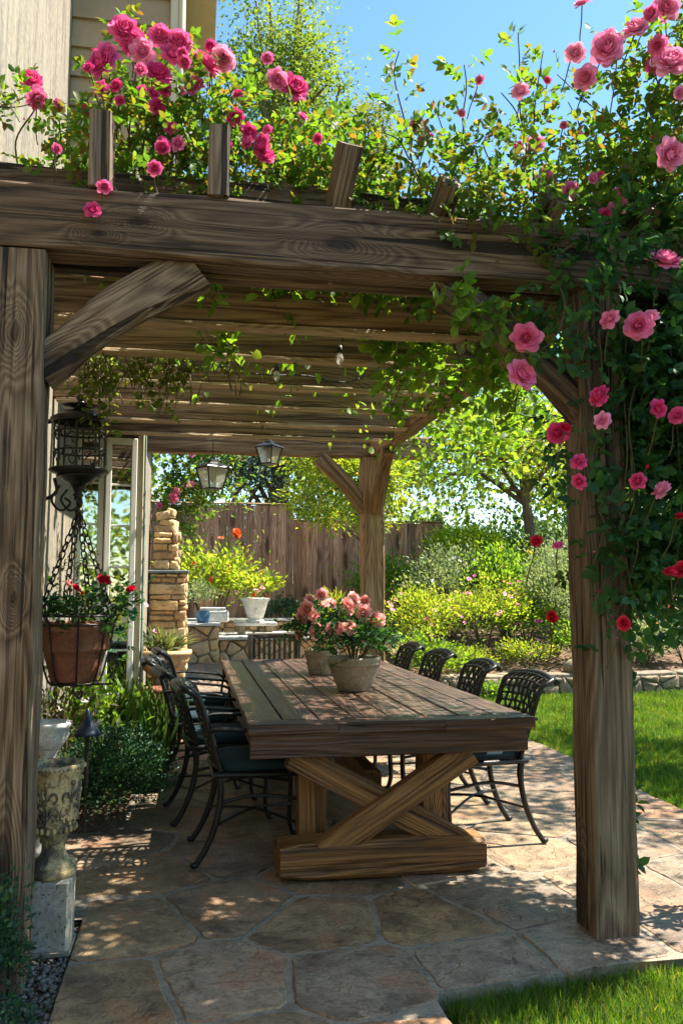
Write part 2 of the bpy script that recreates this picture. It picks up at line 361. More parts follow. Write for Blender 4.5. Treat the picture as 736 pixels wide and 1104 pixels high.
SOIL = stone('bark_mulch_soil', [(0, (.17, .115, .078)), (1, (.17, .115, .078))], 7., 1., .95, .1, False, 0, None, [(.5, .6, 9., (.075, .048, .032), .7), (.6, .7, 13., (.30, .22, .16), .6)])
LAWNS = stone('lawn_soil', [(0, (.035, .060, .018)), (1, (.035, .060, .018))], 9., 1., .95, .1, False)
GROUND = stone('garden_earth', [(0, (.10, .09, .05)), (1, (.10, .09, .05))], 3., .6, .95, .1, False, 0, None, [(.5, .6, 2., (.05, .085, .025), .8)])
BARK = stone('tree_bark', [(0, (.16, .105, .075)), (1, (.18, .12, .085))], 6., 1., .9, .15, False, 0, (3, 3, .5))
BARKG = stone('grey_bark', [(0, (.26, .255, .25)), (1, (.28, .27, .26))], 6., .8, .9, .15, False, 0, (3, 3, .6))
STEM = plain('green_brown_stem', (.085, .072, .032), .6, .3, 0, 20, .4, .1)
BLUEG = plain('blue_glaze', (.06, .15, .26), .25, .5, 0, 20, .2, .05)
WIRE = plain('dark_wire', (.02, .02, .02), .5)
m, nt = mat_new('window_glass')
bp = nd(nt, 'Bump', {'Strength': .05, 'Distance': .02, 'Height': noise(nt, nd(nt, 'TexCoord').outputs['Object'], 2.2, 1)}).outputs[0]
gg = nd(nt, 'BsdfGlossy', {'Color': (.85, .9, .88, 1), 'Roughness': .02, 'Normal': bp}); gd = nd(nt, 'BsdfDiffuse', {'Color': (.012, .014, .013, 1)})
nt.links.new(nd(nt, 'MixShader', {0: .55, 1: gd.outputs[0], 2: gg.outputs[0]}).outputs[0], nd(nt, 'OutputMaterial').inputs[0]); GLASSW = m
m, nt = mat_new('lamp_glass')
g1 = nd(nt, 'BsdfGlossy', {'Color': (.9, .9, .9, 1), 'Roughness': .08}); g2 = nd(nt, 'BsdfTransparent', {'Color': (.93, .92, .88, 1)}); g3 = nd(nt, 'BsdfTranslucent', {'Color': (.8, .78, .72, 1)})
mx = nd(nt, 'MixShader', {0: .35, 1: g2.outputs[0], 2: g3.outputs[0]}); mx2 = nd(nt, 'MixShader', {0: .16, 1: mx.outputs[0], 2: g1.outputs[0]})
o_ = nd(nt, 'OutputMaterial'); nt.links.new(mx2.outputs[0], o_.inputs[0]); LGLASS = m

L_ROSE = leafmat('deep_rose_leaf', [(.020, .072, .032), (.030, .10, .042), (.048, .135, .042), (.022, .078, .05), (.07, .165, .042)], .38)
L_ROSEB = leafmat('bright_rose_leaf', [(.045, .12, .024), (.07, .16, .028), (.10, .19, .03), (.04, .105, .028), (.13, .16, .035), (.12, .07, .03)], .5)
L_VINE = leafmat('vine_leaf', [(.075, .17, .028), (.11, .215, .034), (.14, .25, .04), (.055, .13, .028), (.16, .21, .045)], .52)
L_YEL = leafmat('yellow_green_leaf', [(.15, .25, .03), (.20, .28, .04), (.12, .22, .03), (.27, .30, .06), (.09, .17, .03), (.30, .24, .10)], .5)
L_TREE = leafmat('tree_leaf', [(.09, .155, .04), (.115, .18, .045), (.075, .13, .035), (.15, .19, .05)], .45)
L_CON = leafmat('conifer_needle', [(.045, .095, .08), (.055, .115, .095), (.036, .08, .065), (.07, .12, .095)], .15)
L_TEAL = leafmat('groundcover_leaf', [(.022, .072, .046), (.034, .095, .058), (.018, .058, .036), (.05, .115, .06)], .25)
L_LIGHT = leafmat('silver_green_leaf', [(.22, .29, .14), (.28, .33, .19), (.16, .23, .10), (.34, .36, .24)], .4, (1.5, 1.5, .9))
L_STRAP = leafmat('strap_leaf', [(.06, .14, .022), (.095, .18, .03), (.045, .11, .025), (.16, .19, .05)], .4)
L_GRASS = leafmat('grass_blade', [(.055, .145, .018), (.08, .18, .022), (.042, .115, .018), (.12, .19, .035), (.07, .15, .02), (.24, .21, .08)], .45, (2.2, 2.0, .6))
L_HEDGE = leafmat('ivy_leaf', [(.03, .08, .04), (.045, .10, .045), (.07, .13, .05), (.022, .065, .035)], .25)
P_HOT = petalmat('magenta_petal', (.70, .055, .26), (.86, .20, .44), .3)
P_PINK = petalmat('pink_petal', (0.84, 0.20, 0.42), (0.94, 0.48, 0.62), .3)
P_DEEP = petalmat('deep_pink_petal', (0.78, 0.08, 0.27), (0.85, 0.15, 0.38), .3)
P_RED = petalmat('red_petal', (0.6, 0.012, 0.035), (0.68, 0.03, 0.08), .25)
P_PEACH = petalmat('peach_pink_petal', (.93, .46, .40), (.95, .60, .55), .35)
P_YEL = petalmat('yellow_petal', (.75, .52, .06), (.8, .6, .12), .3)
P_ORG = petalmat('orange_petal', (.70, .13, .03), (.75, .2, .05), .3)
P_WHITE = petalmat('white_petal', (.75, .73, .68), (.8, .78, .74), .35)

# ------------------------------------------------------------------ rose blooms (unit radius, opening along +Z)
def rose_mesh(seed, layers, nu=6, nv=5):
    rr = random.Random(seed); V = []; Fc = []
    for (cnt, r0, Lp, a0, a1, half) in layers:
        off = rr.uniform(0, 6.28)
        for k in range(cnt):
            ph = off+2*math.pi*k/cnt+rr.uniform(-.2, .2); ln = Lp*rr.uniform(.86, 1.1); tilt = rr.uniform(-.12, .12); b = len(V)
            wv = rr.uniform(0, 6.28)
            def prof(t):
                r, h = r0, 0.
                for q in range(12):
                    an = a0+(a1-a0)*((q/12*t)**1.2)+tilt; r += ln*t/12*math.sin(an); h += ln*t/12*math.cos(an)
                return r, h
            for j in range(nv):
                for i in range(nu):
                    s = -1+2*i/(nu-1); t = j/(nv-1)*(1-.26*s*s*(j/(nv-1))); r, h = prof(t)
                    wd = half*(.5+.5*math.sin(math.pi*min(.5, .12+t*.5)))
                    aa = ph+s*wd*(.52/r if r > .52 else 1.0); ru = (j/(nv-1))**2
                    r += -.03*s*s*ln+.035*math.sin(3.2*s+wv)*ru; h += .04*math.sin(4.6*s+wv*1.7)*ru
                    V.append((max(r, .0)*math.cos(aa), max(r, .0)*math.sin(aa), h-.22))
            for j in range(nv-1):
                for i in range(nu-1): a = b+j*nu+i; Fc.append((a, a+1, a+nu+1, a+nu))
    b = len(V); V += [(.36*math.cos(q*math.pi/5), .36*math.sin(q*math.pi/5), -.16) for q in range(10)]+[(0, 0, -.27), (0, 0, .02)]
    for q in range(10): Fc += [(b+q, b+(q+1) % 10, b+11), (b+(q+1) % 10, b+q, b+10)]
    me = bpy.data.meshes.new('rose_bloom'); me.from_pydata(V, [], Fc); me.update()
    me.polygons.foreach_set('use_smooth', [True]*len(Fc)); return me
LAY = [(3, .015, .50, .10, -.75, 1.5), (4, .06, .50, .12, -.6, 1.15), (5, .12, .54, .22, -.4, .95), (6, .19, .56, .38, -.15, .82), (7, .25, .58, .60, .15, .72), (7, .29, .62, .88, .75, .68), (7, .30, .68, 1.12, 1.35, .70), (6, .28, .72, 1.4, 2.0, .78)]
LAYB = [(3, .02, .55, .02, -.3, 1.0), (4, .10, .60, .15, -.1, .85), (5, .15, .62, .35, .3, .75)]
BLOOM = {}
def bloom_data(mat, kind):
    key = (mat.name, kind)
    if key not in BLOOM:
        if kind[0] == 'L': me = rose_mesh(int(kind[1]), LAY, 6, 5)
        elif kind[0] == 'B': me = rose_mesh(9, LAYB, 4, 4)
        else: me = rose_mesh(5+int(kind[1]), [(5, .05, .5, .3, .2, .9), (6, .15, .85, 1.1, 1.5, .8)], 3, 3)
        me.materials.append(mat); BLOOM[key] = me
    return BLOOM[key]
def put_bloom(parent, p, radius, mat, facing=None, kind=None, name='bloom'):
    kind = kind or 'L%d' % R.randint(1, 3)
    o = bpy.data.objects.new(name, bloom_data(mat, kind)); COL.objects.link(o); o.parent = parent
    d = Vector(facing) if facing else Vector((0, 0, 1))
    d = (d.normalized()+Vector((R.uniform(-.7, .7), R.uniform(-.7, .7), R.uniform(-.4, .6)))).normalized()
    o.rotation_mode = 'QUATERNION'
    o.rotation_quaternion = Vector((0, 0, 1)).rotation_difference(d) @ Quaternion((0, 0, 1), R.uniform(0, 6.28))
    o.location = Vector(p)-parent.location; k_ = R.uniform(.9, 1.08); o.scale = (radius*k_, radius/k_, radius*R.uniform(.8, 1.15))
    return o
def to_cam(p): return (Vector((0, 0, EYE))-Vector(p)).normalized()

# ------------------------------------------------------------------ polygons: flagstones and rubble
voronoi_seeds = []
def voronoi(seeds, bx):
    x0, x1, y0, y1 = bx; out = []; keepers = voronoi_seeds; keepers.clear()
    for i, (sx, sy) in enumerate(seeds):
        poly = [(x0, y0), (x1, y0), (x1, y1), (x0, y1)]
        oth = sorted((q for j, q in enumerate(seeds) if j != i), key=lambda q: (q[0]-sx)**2+(q[1]-sy)**2)[:28]
        for (qx, qy) in oth:
            mx_, my_ = (sx+qx)/2, (sy+qy)/2; nx, ny = qx-sx, qy-sy; new = []
            for k in range(len(poly)):
                a, b = poly[k], poly[(k+1) % len(poly)]
                da, db = (a[0]-mx_)*nx+(a[1]-my_)*ny, (b[0]-mx_)*nx+(b[1]-my_)*ny
                if da <= 0: new.append(a)
                if da*db < 0: t = da/(da-db); new.append((a[0]+(b[0]-a[0])*t, a[1]+(b[1]-a[1])*t))
            poly = new
            if len(poly) < 3: break
        if len(poly) >= 3: out.append(poly); keepers.append((sx, sy))
    return out
def inset(poly, d):
    n = len(poly); out = []
    for k in range(n):
        p, a, b = Vector(poly[k]), Vector(poly[k-1]), Vector(poly[(k+1) % n])
        e1, e2 = (p-a), (b-p)
        if e1.length < 1e-6 or e2.length < 1e-6: continue
        e1.normalize(); e2.normalize(); n1, n2 = Vector((-e1.y, e1.x)), Vector((-e2.y, e2.x))
        c = max(.35, 1+n1.dot(n2)); out.append(p+(n1+n2)*(d/c))
    return out
def stone_outline(poly, gap, step, j, rnd, rc=.12):
    P = inset(poly, gap)
    if len(P) < 3: return None
    A = sum(P[i].x*P[(i+1) % len(P)].y-P[(i+1) % len(P)].x*P[i].y for i in range(len(P)))/2
    if A < gap*gap*4: return None
    Q = []
    for i in range(len(P)):
        a, b, c = P[i-1], P[i], P[(i+1) % len(P)]
        Q += [b+(a-b)*min(.3, rc/max((a-b).length, 1e-6)), b+(c-b)*min(.3, rc/max((c-b).length, 1e-6))]
    out = []
    for i in range(len(Q)):
        a, b = Q[i], Q[(i+1) % len(Q)]; k = max(1, int((b-a).length/step)); nn = (b-a).orthogonal().normalized() if (b-a).length > 1e-6 else Vector((0, 0))
        for t in range(k): out.append(a+(b-a)*(t/k)+nn*rnd.uniform(-j, j))
    return out
def stones(polys, place, gap, step, j, thick, ch, seed, bulge=0., lift=.004, rc=.05):
    rnd = random.Random(seed); m = MB()
    for poly in polys:
        o = stone_outline(poly, gap, step, j, rnd, rc)
        if not o: continue
        n = len(o); c = sum(o, Vector((0, 0)))/n; dz = rnd.uniform(-lift, lift); tx, ty = rnd.uniform(-lift, lift)*1.2, rnd.uniform(-lift, lift)*1.2
        def P(q, h): return place(q.x, q.y, h+dz+(q.x-c.x)*tx+(q.y-c.y)*ty)
        rings = [[P(q, -thick) for q in o], [P(q, -ch) for q in o], [P(c+(q-c)*(1-ch*.35/max((q-c).length, .02)), -ch*.25) for q in o], [P(c+(q-c)*(1-ch*1.1/max((q-c).length, .02)), 0) for q in o]]
        if bulge:
            for f in (.7, .4, .12): rings.append([P(c+(q-c)*f, bulge*(1-f*f)*rnd.uniform(.8, 1.2)) for q in o])
        m.loft(rings, False, bool(bulge)); m.add(rings[-1], [tuple(range(n))], bool(bulge))
    return m

# ------------------------------------------------------------------ terrain
def sstep(a, b, t): t = min(1, max(0, (t-a)/(b-a))); return t*t*(3-2*t)
def zpatio(x, y): return .42*max(0, min(1, (y-8.6)/3.4))
def zground(x, y):
    if x >= 2.95: return -.10 if y < 10.2 else min(.85, zbed(x, y)-.15)
    if y < 8.6: return -.07
    if y < 12.: return -.07+.42*(y-8.6)/3.4
    return .35+.50*sstep(12., 14.5, y)
def zbed(x, y): return .24+.155*max(0, min(4.3, y-10.2))
m = MB()
xs = [-300, -100, -40, -15, -8, -4, -2, -1, 0, 1, 2, 3, 4, 6, 9, 14, 25, 60, 150, 300]; ys = [-200, -60, -20, -8, -3, 0, 3, 6, 8.6, 9.2, 9.8, 10.5, 11.2, 12, 12.6, 13.2, 13.8, 14.5, 20, 40, 100, 300, 700]
m.add([(x, y, zground(x, y)) for y in ys for x in xs], [(j*len(xs)+i, j*len(xs)+i+1, (j+1)*len(xs)+i+1, (j+1)*len(xs)+i) for j in range(len(ys)-1) for i in range(len(xs)-1)], True)
tag(m.build('ground', GROUND), kind='structure')
def sheet(name, x0, x1, y0, y1, zf, mat, nx, ny):
    m = MB(); X = [x0+(x1-x0)*i/nx for i in range(nx+1)]; Y = [y0+(y1-y0)*i/ny for i in range(ny+1)]
    m.add([(x, y, zf(x, y)) for y in Y for x in X], [(j*(nx+1)+i, j*(nx+1)+i+1, (j+1)*(nx+1)+i+1, (j+1)*(nx+1)+i) for j in range(ny) for i in range(nx)], True)
    return tag(m.build(name, mat), kind='structure')
def lump(x, y): return .012*math.sin(x*2.3+1)*math.sin(y*1.9)+.008*math.sin(x*5.1+y*3.3)
sheet('lawn', 3.02, 12, 2.2, 10.0, lambda x, y: -.055+lump(x, y)+.5*max(0, y-8.6)*.1, LAWNS, 30, 30)
sheet('lawn', .86, 3.02, .8, 2.84, lambda x, y: -.060+lump(x, y)*.6, LAWNS, 16, 16)
sheet('flower_bed', 2.75, 13, 10.2, 15.4, lambda x, y: zbed(x, y)+lump(x*1.7, y*1.7)*2.2, SOIL, 60, 30)
sheet('planting_bed', -.93, -.36, 4.98, 8.7, lambda x, y: min(.035, -.02+(y-4.98)*.4)+lump(x*3, y*3)*.5, SOIL, 8, 60)
sheet('gravel_bed', -1.3, -.42, 1.0, 3.76, lambda x, y: -.035, SOIL, 4, 8)

# patio of irregular flagstones
def yedge(x): return 2.865+.10*(x-.83)+.012*math.sin(x*5)
hand = [(1.3, 2.3), (2.0, 2.3), (2.7, 2.3), (-.27, 2.42), (.20, 2.55), (.62, 2.42), (-.21, 2.98), (.10, 3.05), (.62, 3.0), (1.05, 3.03), (1.55, 3.05), (2.05, 3.05), (2.6, 3.1), (-.22, 3.62), (.17, 3.75), (.55, 3.5), (.98, 3.45), (1.38, 3.62), (1.95, 3.65), (2.5, 3.7), (2.95, 3.6),
        (-.18, 4.25), (.20, 4.45), (.68, 4.1), (1.22, 4.2), (1.75, 4.3), (2.28, 4.35), (2.8, 4.35), (.02, 1.9), (.45, 1.85), (-.2, 1.4), (.4, 1.2)]
seeds = list(hand)
tries = 0
while tries < 6000:
    tries += 1
    q = (R.uniform(-1.0, 3.1), R.uniform(4.55, 12.2))
    if all(((q[0]-a)*.85)**2+((q[1]-b)*1.15)**2 > .21 for a, b in seeds): seeds.append(q)
allp = voronoi(seeds, (-.96, 3.06, .4, 12.1))
def clip(poly, f):
    new = []
    for k in range(len(poly)):
        a, b = poly[k], poly[(k+1) % len(poly)]; da, db = f(*a), f(*b)
        if da <= 0: new.append(a)
        if da*db < 0: t = da/(da-db); new.append((a[0]+(b[0]-a[0])*t, a[1]+(b[1]-a[1])*t))
    return new
pol = []
for p, (cx, cy) in zip(allp, list(voronoi_seeds)):
    if cy < 2.8:
        if cx > .86: continue
        p = clip(p, lambda x, y: x-.86-.03*math.sin(y*4))
    elif cx > .7: p = clip(p, lambda x, y: yedge(x)-y)
    elif cx > .5: p = clip(p, lambda x, y: 2.72+(x-.6)*.3-y)
    if cy < 3.72: p = clip(p, lambda x, y: -.43-x)
    elif cy > 4.98 and cy < 8.6: p = clip(p, lambda x, y: -.36-x-.03*math.sin(y*3))
    p = clip(p, lambda x, y: x-(3.05+.04*math.sin(y*2.2)) if y < 9.9 else x-2.74)
    if len(p) >= 3: pol.append(p)
st = stones(pol, lambda x, y, h: Vector((x, y, h+zpatio(x, y))), .011, .05, .006, .085, .007, 5, 0, .0025, .028)
patio = tag(st.build('patio', FLAG), kind='structure')
sheet('patio_mortar', -.93, -.42, 3.72, 5.0, lambda x, y: -.0046, MORTAR, 2, 4)
sheet('patio_mortar', -.42, 3.0, 2.95, 12.1, lambda x, y: zpatio(x, y)-.0045, MORTAR, 2, 70)
m = MB(); q = [(.80+i*.2, yedge(.80+i*.2)+.012) for i in range(12)]; m.add([(x, y, -.0048) for x, y in q]+[(x, 2.951, -.0048) if y < 2.95 else (x, y, -.0048) for x, y in q], [(i, i+1, i+13, i+12) for i in range(7)])
m.add([(x, y, -.0048) for x, y in q]+[(x, y, -.09) for x, y in q], [(i, i+12, i+13, i+1) for i in range(11)])
tag(m.build('patio_edge', MORTAR), kind='structure')
sheet('path_mortar', -.42, .82, .4, 2.949, lambda x, y: zpatio(x, y)-.0047, MORTAR, 2, 2)

# grass
def grass(name, n, xy, zf, Lr, w):
    P = np.array([[x, y, zf(x, y)-.006] for x, y in xy]); n = len(P)
    D = nrm(np.array([0, 0, 1.])+G.normal(size=(n, 3))*np.array([.42, .42, .05])); N = G.normal(size=(n, 3))
    L = G.uniform(*Lr, n); return leaf_arrays(P, D, N, L, w/L, 'blade')
def sc_xy(n, x0, x1, y0, y1, keep=lambda x, y: True):
    o = []
    while len(o) < n:
        x, y = R.uniform(x0, x1), R.uniform(y0, y1)
        if keep(x, y): o.append((x, y))
    return o
V1, T1 = grass('', 0, sc_xy(42000, .865, 2.7, 1.75, 2.95, lambda x, y: y < yedge(x)+.004), lambda x, y: -.060+lump(x, y)*.6, (.035, .075), .0040)
V2, T2 = grass('', 0, sc_xy(75000, 3.06, 7.6, 4.0, 10.12, lambda x, y: x < y*.70+.4), lambda x, y: -.055+lump(x, y)+.5*max(0, y-8.6)*.1, (.045, .085), .0075)
o = np_mesh('grass', np.concatenate([V1, V2]), np.concatenate([T1, T2+len(V1)]), L_GRASS)
tag(o, 'short green lawn grass beside the flagstone patio', 'grass', kind='stuff')

# gravel
m = MB()
for i in range(5200):
    x, y = R.uniform(-1.05, -.435), R.uniform(2.2, 3.74); r = R.choice([.004, .005, .006, .008, .011])*R.uniform(.8, 1.2)
    m.sphere((x, y, -.03+r*.45+R.uniform(0, .006)), r, 6, (R.uniform(.8, 1.3), R.uniform(.8, 1.3), R.uniform(.5, .8)))
for (x, y, r) in ((-.47, 2.72, .03), (-.455, 2.50, .035), (-.52, 2.9, .022), (-.62, 2.62, .024)): m.sphere((x, y, -.02), r, 10, (.8, 1.3, .6))
tag(m.build('gravel', PEBBLE), 'small mixed grey pebbles edging the flagstone path', 'gravel', kind='stuff')

# ------------------------------------------------------------------ house
house = thing('house', 'cream stucco house with white casement windows and clapboard upper storey along the patio', 'house', (-.92, 7.0, 0))
def hb(name, boxes, mat, parent=house, ch=.006):
    m = MB()
    for (x0, x1, y0, y1, z0, z1) in boxes: m.box(((x0+x1)/2+.92, (y0+y1)/2-7.0, (z0+z1)/2), (x1-x0, y1-y0, z1-z0), None, ch)
    return m.build(name, mat, parent)
hb('wall', [(-4.5, -.92, -1.5, 6.98, -.1, 3.03), (-4.5, -.922, -1.5, 5.96, 3.03, 7.6)], STUCCO)
hb('bay_wall', [(-4.5, -.445, 7.0, 9.2, -.1, 2.98)], STUCCO)
up = hb('upper_wall', [(-4.5, -.20, 5.98, 9.2, 3.0, 7.6)], SIDING)
m = MB()
for i in range(20):     # lapped clapboards
    z = 3.02+i*.225
    a = [(-.925+.92, 0, z), (-.13+.92, 0, z), (-.13+.92, 0, z+.225), (-.925+.92, 0, z+.225)]
    m.add([(.0, -1.054, z), (.70, -1.054, z), (.70, -1.028, z+.228), (0, -1.028, z+.228), (0, -1.02, z), (.70, -1.02, z)], [(0, 1, 2, 3), (0, 4, 5, 1)])
m.build('clapboards', SIDING, house)
hb('corner_board', [(-.225, -.17, 5.93, 6.04, 2.99, 7.6)], TRIM)
dp = MB().tube([(-.145+.92, -1.04, 3.0), (-.145+.92, -1.04, 7.4)], .03, 10); dp.build('downspout', TRIM, house)
hb('eave', [(-.915, .15, 5.4, 9.2, 7.2, 7.35)], TRIM)
hb('lintel', [(-.92, -.44, 6.93, 6.998, 2.62, 2.98)], TRIM)
pn = hb('recessed_panel', [(-.70, -.50, 6.915, 6.929, 2.70, 2.88)], SIDING)
# casement pair in the end wall, each leaf its own part
def casement(x0, x1, y, z0, z1):
    fr = MB(); W = .045
    cx = (x0+x1)/2
    def bx(a0, a1, c0, c1, d=.05, yy=0): fr.box(((a0+a1)/2+.92, y-7.0+yy, (c0+c1)/2), (a1-a0, d, c1-c0), None, .005)
    bx(x0, x0+W, z0, z1); bx(x1-W, x1, z0, z1); bx(x0+W, x1-W, z1-W*1.2, z1, .048); bx(x0+W, x1-W, z0, z0+W*2, .048)
    def aj(mb):
        a_ = rad(11); hx = x1+.92; hy = y-7.0-.012
        mb.v = [(hx+(p[0]-hx)*math.cos(a_)-(p[1]-hy)*math.sin(a_), hy+(p[0]-hx)*math.sin(a_)+(p[1]-hy)*math.cos(a_), p[2]) for p in mb.v]; return mb
    f = aj(fr).build('window', WHITEP, house); n = 6
    for k in range(1, n): z = z0+W*2+(z1-z0-W*3.2)*k/n; aj(MB().box((cx+.92, y-7.0-.002, z), (x1-x0-2*W, .026, .016), None, .003)).build('muntin', WHITEP, f)
    aj(MB().box((cx+.92, y-7.0+.006, (z0+z1)/2), (x1-x0-2*W+.01, .006, z1-z0-2*W), None, .001)).build('pane', GLASSW, f)
casement(-.925+.0, -.71, 6.955, .45, 2.60)
casement(-.70, -.455, 6.945, .45, 2.58)
hb('window_post', [(-.452, -.40, 6.93, 7.0, .1, 2.98)], TRIM)
hb('window_sill', [(-.92, -.40, 6.90, 6.95, .38, .44)], TRIM)
hb('green_trim', [(-.398, -.385, 6.94, 7.0, .3, 2.62)], plain('faded_green_paint', (.20, .30, .27), .5))

# ------------------------------------------------------------------ pergola
perg = thing('pergola', 'weathered rustic timber pergola with knee braces over the dining table', 'pergola', (.55, 5.4, 0))
Y0 = 3.22
beam('post', (-.65, Y0, -.03), (-.65, Y0, 2.60), .20, .20, W_POSTK, perg, (0, 1, 0), .009, .006)
beam('post', (1.66, Y0+.02, -.01), (1.66, Y0+.02, 2.60), .182, .182, W_POSTK, perg, (0, 1, 0), .009, .007)
beam('post', (1.67, 7.72, -.01), (1.67, 7.72, 2.598), .20, .20, W_RAFT, perg, (0, 1, 0), .015, .006)
beam('front_beam', (-1.6, Y0-.03, 2.728), (2.9, Y0-.03, 2.728), .15, .25, W_BEAMK, perg, (0, 0, 1), .009, .007)
beam('inner_beam', (-.915, Y0+.095, 2.665), (2.7, Y0+.095, 2.665), .06, .15, W_BEAM, perg, (0, 0, 1), .008, .006)
beam('back_beam', (-.44, 7.72, 2.705), (2.3, 7.72, 2.705), .12, .21, W_RAFT, perg, (0, 0, 1), .012, .007)
beam('side_beam', (1.70, Y0+.13, 2.69), (1.70, 7.655, 2.69), .11, .18, W_RAFT, perg, (0, 0, 1), .012, .008)
# knee braces, the front pair bowed like split branches
def brace(a, b, w, h, mat, bow, up): beam('knee_brace', a, b, w, h, mat, perg, up, .02, .010, lambda t: bow*math.sin(math.pi*t), lambda t: .92+.22*t if bow else 1, (0, 0))
brace((-.575, Y0, 2.165), (.00, Y0, 2.59), .11, .155, W_POST, .035, (0, 0, 1))
brace((1.60, Y0+.01, 2.09), (1.00, Y0+.01, 2.585), .10, .125, W_BEAM, .045, (0, 0, 1))
brace((1.60, 7.70, 2.10), (1.16, 7.70, 2.595), .10, .13, W_RAFT, .02, (0, 0, 1))
brace((1.69, 7.63, 2.10), (1.69, 7.12, 2.595), .10, .13, W_RAFT, .02, (0, 0, 1))
RY = [3.93, 4.46, 5.10, 5.68, 6.27, 6.80]
W_LITEDGE = wood('lit_edge_wood', (.20, .13, .07), (.46, .33, .19), (.62, .47, .30), grey=.1, knots=.4, crack=.3)  # pale colour stands in for light catching the rafter bottoms
for i, y in enumerate(RY):
    beam('rafter', (-.918, y, 2.71), (1.64, y, 2.71), .07, .185, W_RAFT, perg, (0, 0, 1), .006, .006)
    beam('lit_edge_strip', (-.90, y-.004, 2.603), (1.63, y-.004, 2.603), .088, .020, W_LITEDGE, perg, (0, 0, 1), .003, .004)  # added batten, draws the lit lower edge as a pale line
SX = [-.364, .076, .545, .965, 1.41, 1.85]
for i, x in enumerate(SX):
    if i < 2: beam('rafter_tail', (x, Y0-.02, 2.855), (x+R.uniform(-.01, .01), Y0-.02, 3.135+R.uniform(-.01, .015)), .082, .20, W_POST, perg, (0, 1, 0), .008, .006)
    else: beam('rafter_tail', (x, Y0+.10, 2.81), (x+.045, Y0-.10, (3.12, 3.0, 2.98, 2.98)[i-2]), .085, .15, W_POST, perg, (0, 1, .3), .010, .007)
beam('purlin', (-.9, Y0+.22, 3.0), (1.15, Y0+.22, 3.0), .09, .13, W_BEAM, perg, (0, 0, 1), .010, .010)
beam('purlin', (.9, Y0+.27, 2.97), (2.5, Y0+.27, 2.97), .06, .08, W_BEAM, perg, (0, 0, 1), .010, .010)
for (x, y) in ((-.55, Y0-.115), (1.66, Y0-.115)):
    pass

# ------------------------------------------------------------------ fence
def fence(x0, x1, y, z0, z1, label, bw=.145):
    t = thing('fence', label, 'fence', ((x0+x1)/2, y, z0)); cx = (x0+x1)/2
    m = MB(); x = x0
    while x < x1-.02:
        w = min(bw*R.uniform(.85, 1.1), x1-x); h = z1-z0-R.uniform(0, .02)
        m.box((x+w/2-cx, R.uniform(-.006, .006), h/2), (w-.003, .022, h), None, .004); x += w
    m.build('boards', W_FENCE, t)
    n = max(2, int((x1-x0)/2.2)+1)
    for i in range(n): beam('post', (x0+.06+(x1-x0-.12)*i/(n-1), y+.075, z0-.1), (x0+.06+(x1-x0-.12)*i/(n-1), y+.075, z1-.04), .09, .09, W_FENCE, t, (0, 1, 0))
    for z in (z0+.3, z1-.3): beam('rail', (x0, y+.04, z), (x1, y+.04, z), .04, .09, W_FENCE, t)
    beam('cap_board', (x0-.01, y, z1+.016), (x1+.01, y, z1+.016), .10, .028, W_RAFT, t)
    return t
fence(-3.2, 1.72, 14.45, .80, 2.82, 'taller section of brown vertical board fence with cap, behind the white urn')
fence(1.74, 4.5, 14.62, .80, 2.56, 'lower section of brown board fence behind the rear pergola post')

# ------------------------------------------------------------------ stone walls
def wall_face(name, label, x0, x1, y, z0, z1, d, n, mat, slab=None, seed=1, cat='stone wall'):
    t = thing(name, label, cat, ((x0+x1)/2, y, z0)); cx = (x0+x1)/2
    MB().box((0, d/2+.03, (z1-z0)/2), (x1-x0-.02, d, z1-z0-.01), None, .01).build('core', MORTAR, t)
    rnd = random.Random(seed); W, H = x1-x0, z1-z0
    sd = []; tr = 0; dm = math.sqrt(W*H/n)*.78
    while tr < 4000:
        tr += 1; q = (rnd.uniform(0, W), rnd.uniform(0, H))
        if all(((q[0]-a)*.66)**2+((q[1]-b)*1.35)**2 > dm*dm for a, b in sd): sd.append(q)
    st = stones(voronoi(sd, (0, W, 0, H)), lambda u, v, h: Vector((x0+u-cx, -h, v)), .008, .05, .006, .05, .012, seed, .010, .008, .02)
    sr = stones(voronoi([(rnd.uniform(0, d), rnd.uniform(0, H)) for _ in range(max(4, int(d*H/(W*H/n))))], (0, d, 0, H)), lambda u, v, h: Vector((x1-cx+h-.005, u+.02, v)), .008, .05, .006, .04, .012, seed+3, .010, .008, .02)
    b = len(st.v); st.v += sr.v; st.f += [[i+b for i in f] for f in sr.f]; st.sm += sr.sm; st.mi += sr.mi
    if not slab:
        tp = stones(voronoi([(rnd.uniform(0, W), rnd.uniform(0, d)) for _ in range(max(5, int(W*3)))], (0, W, 0, d)), lambda u, v, h: Vector((x0+u-cx, v+.01, H+h+.03)), .012, .06, .008, .07, .015, seed+5, .012, .01, .04)
        b = len(st.v); st.v += tp.v; st.f += [[i+b for i in f] for f in tp.f]; st.sm += tp.sm; st.mi += tp.mi
    st.build('stones', mat, t)
    if slab: MB().box((0, d/2-.0, H+slab/2), (W+.06, d+.08, slab), None, .012).build('capstone', SLABW, t)
    return t
wall_face('stone_wall', 'low golden fieldstone terrace wall with a wide pale slab top under the white urn', .38, 2.35, 11.75, .36, .66, 1.55, 17, WALLST, .035, 3)
wall_face('stone_wall', 'taller golden fieldstone block wall left of the pale slab terrace', -.30, .375, 11.60, .34, .86, .9, 9, WALLST, .03, 8)
wall_face('stone_wall', 'low dry stone retaining wall of grey and tan stones edging the lawn', 3.05, 9.5, 10.05, -.05, .25, .30, 74, GREYST, None, 12)
wall_face('stone_ledge', 'short rear ledge of stone with pale cap at the back of the slab terrace', -.2, 2.2, 13.32, .66, .86, .6, 18, WALLST, .03, 18, 'stone ledge')
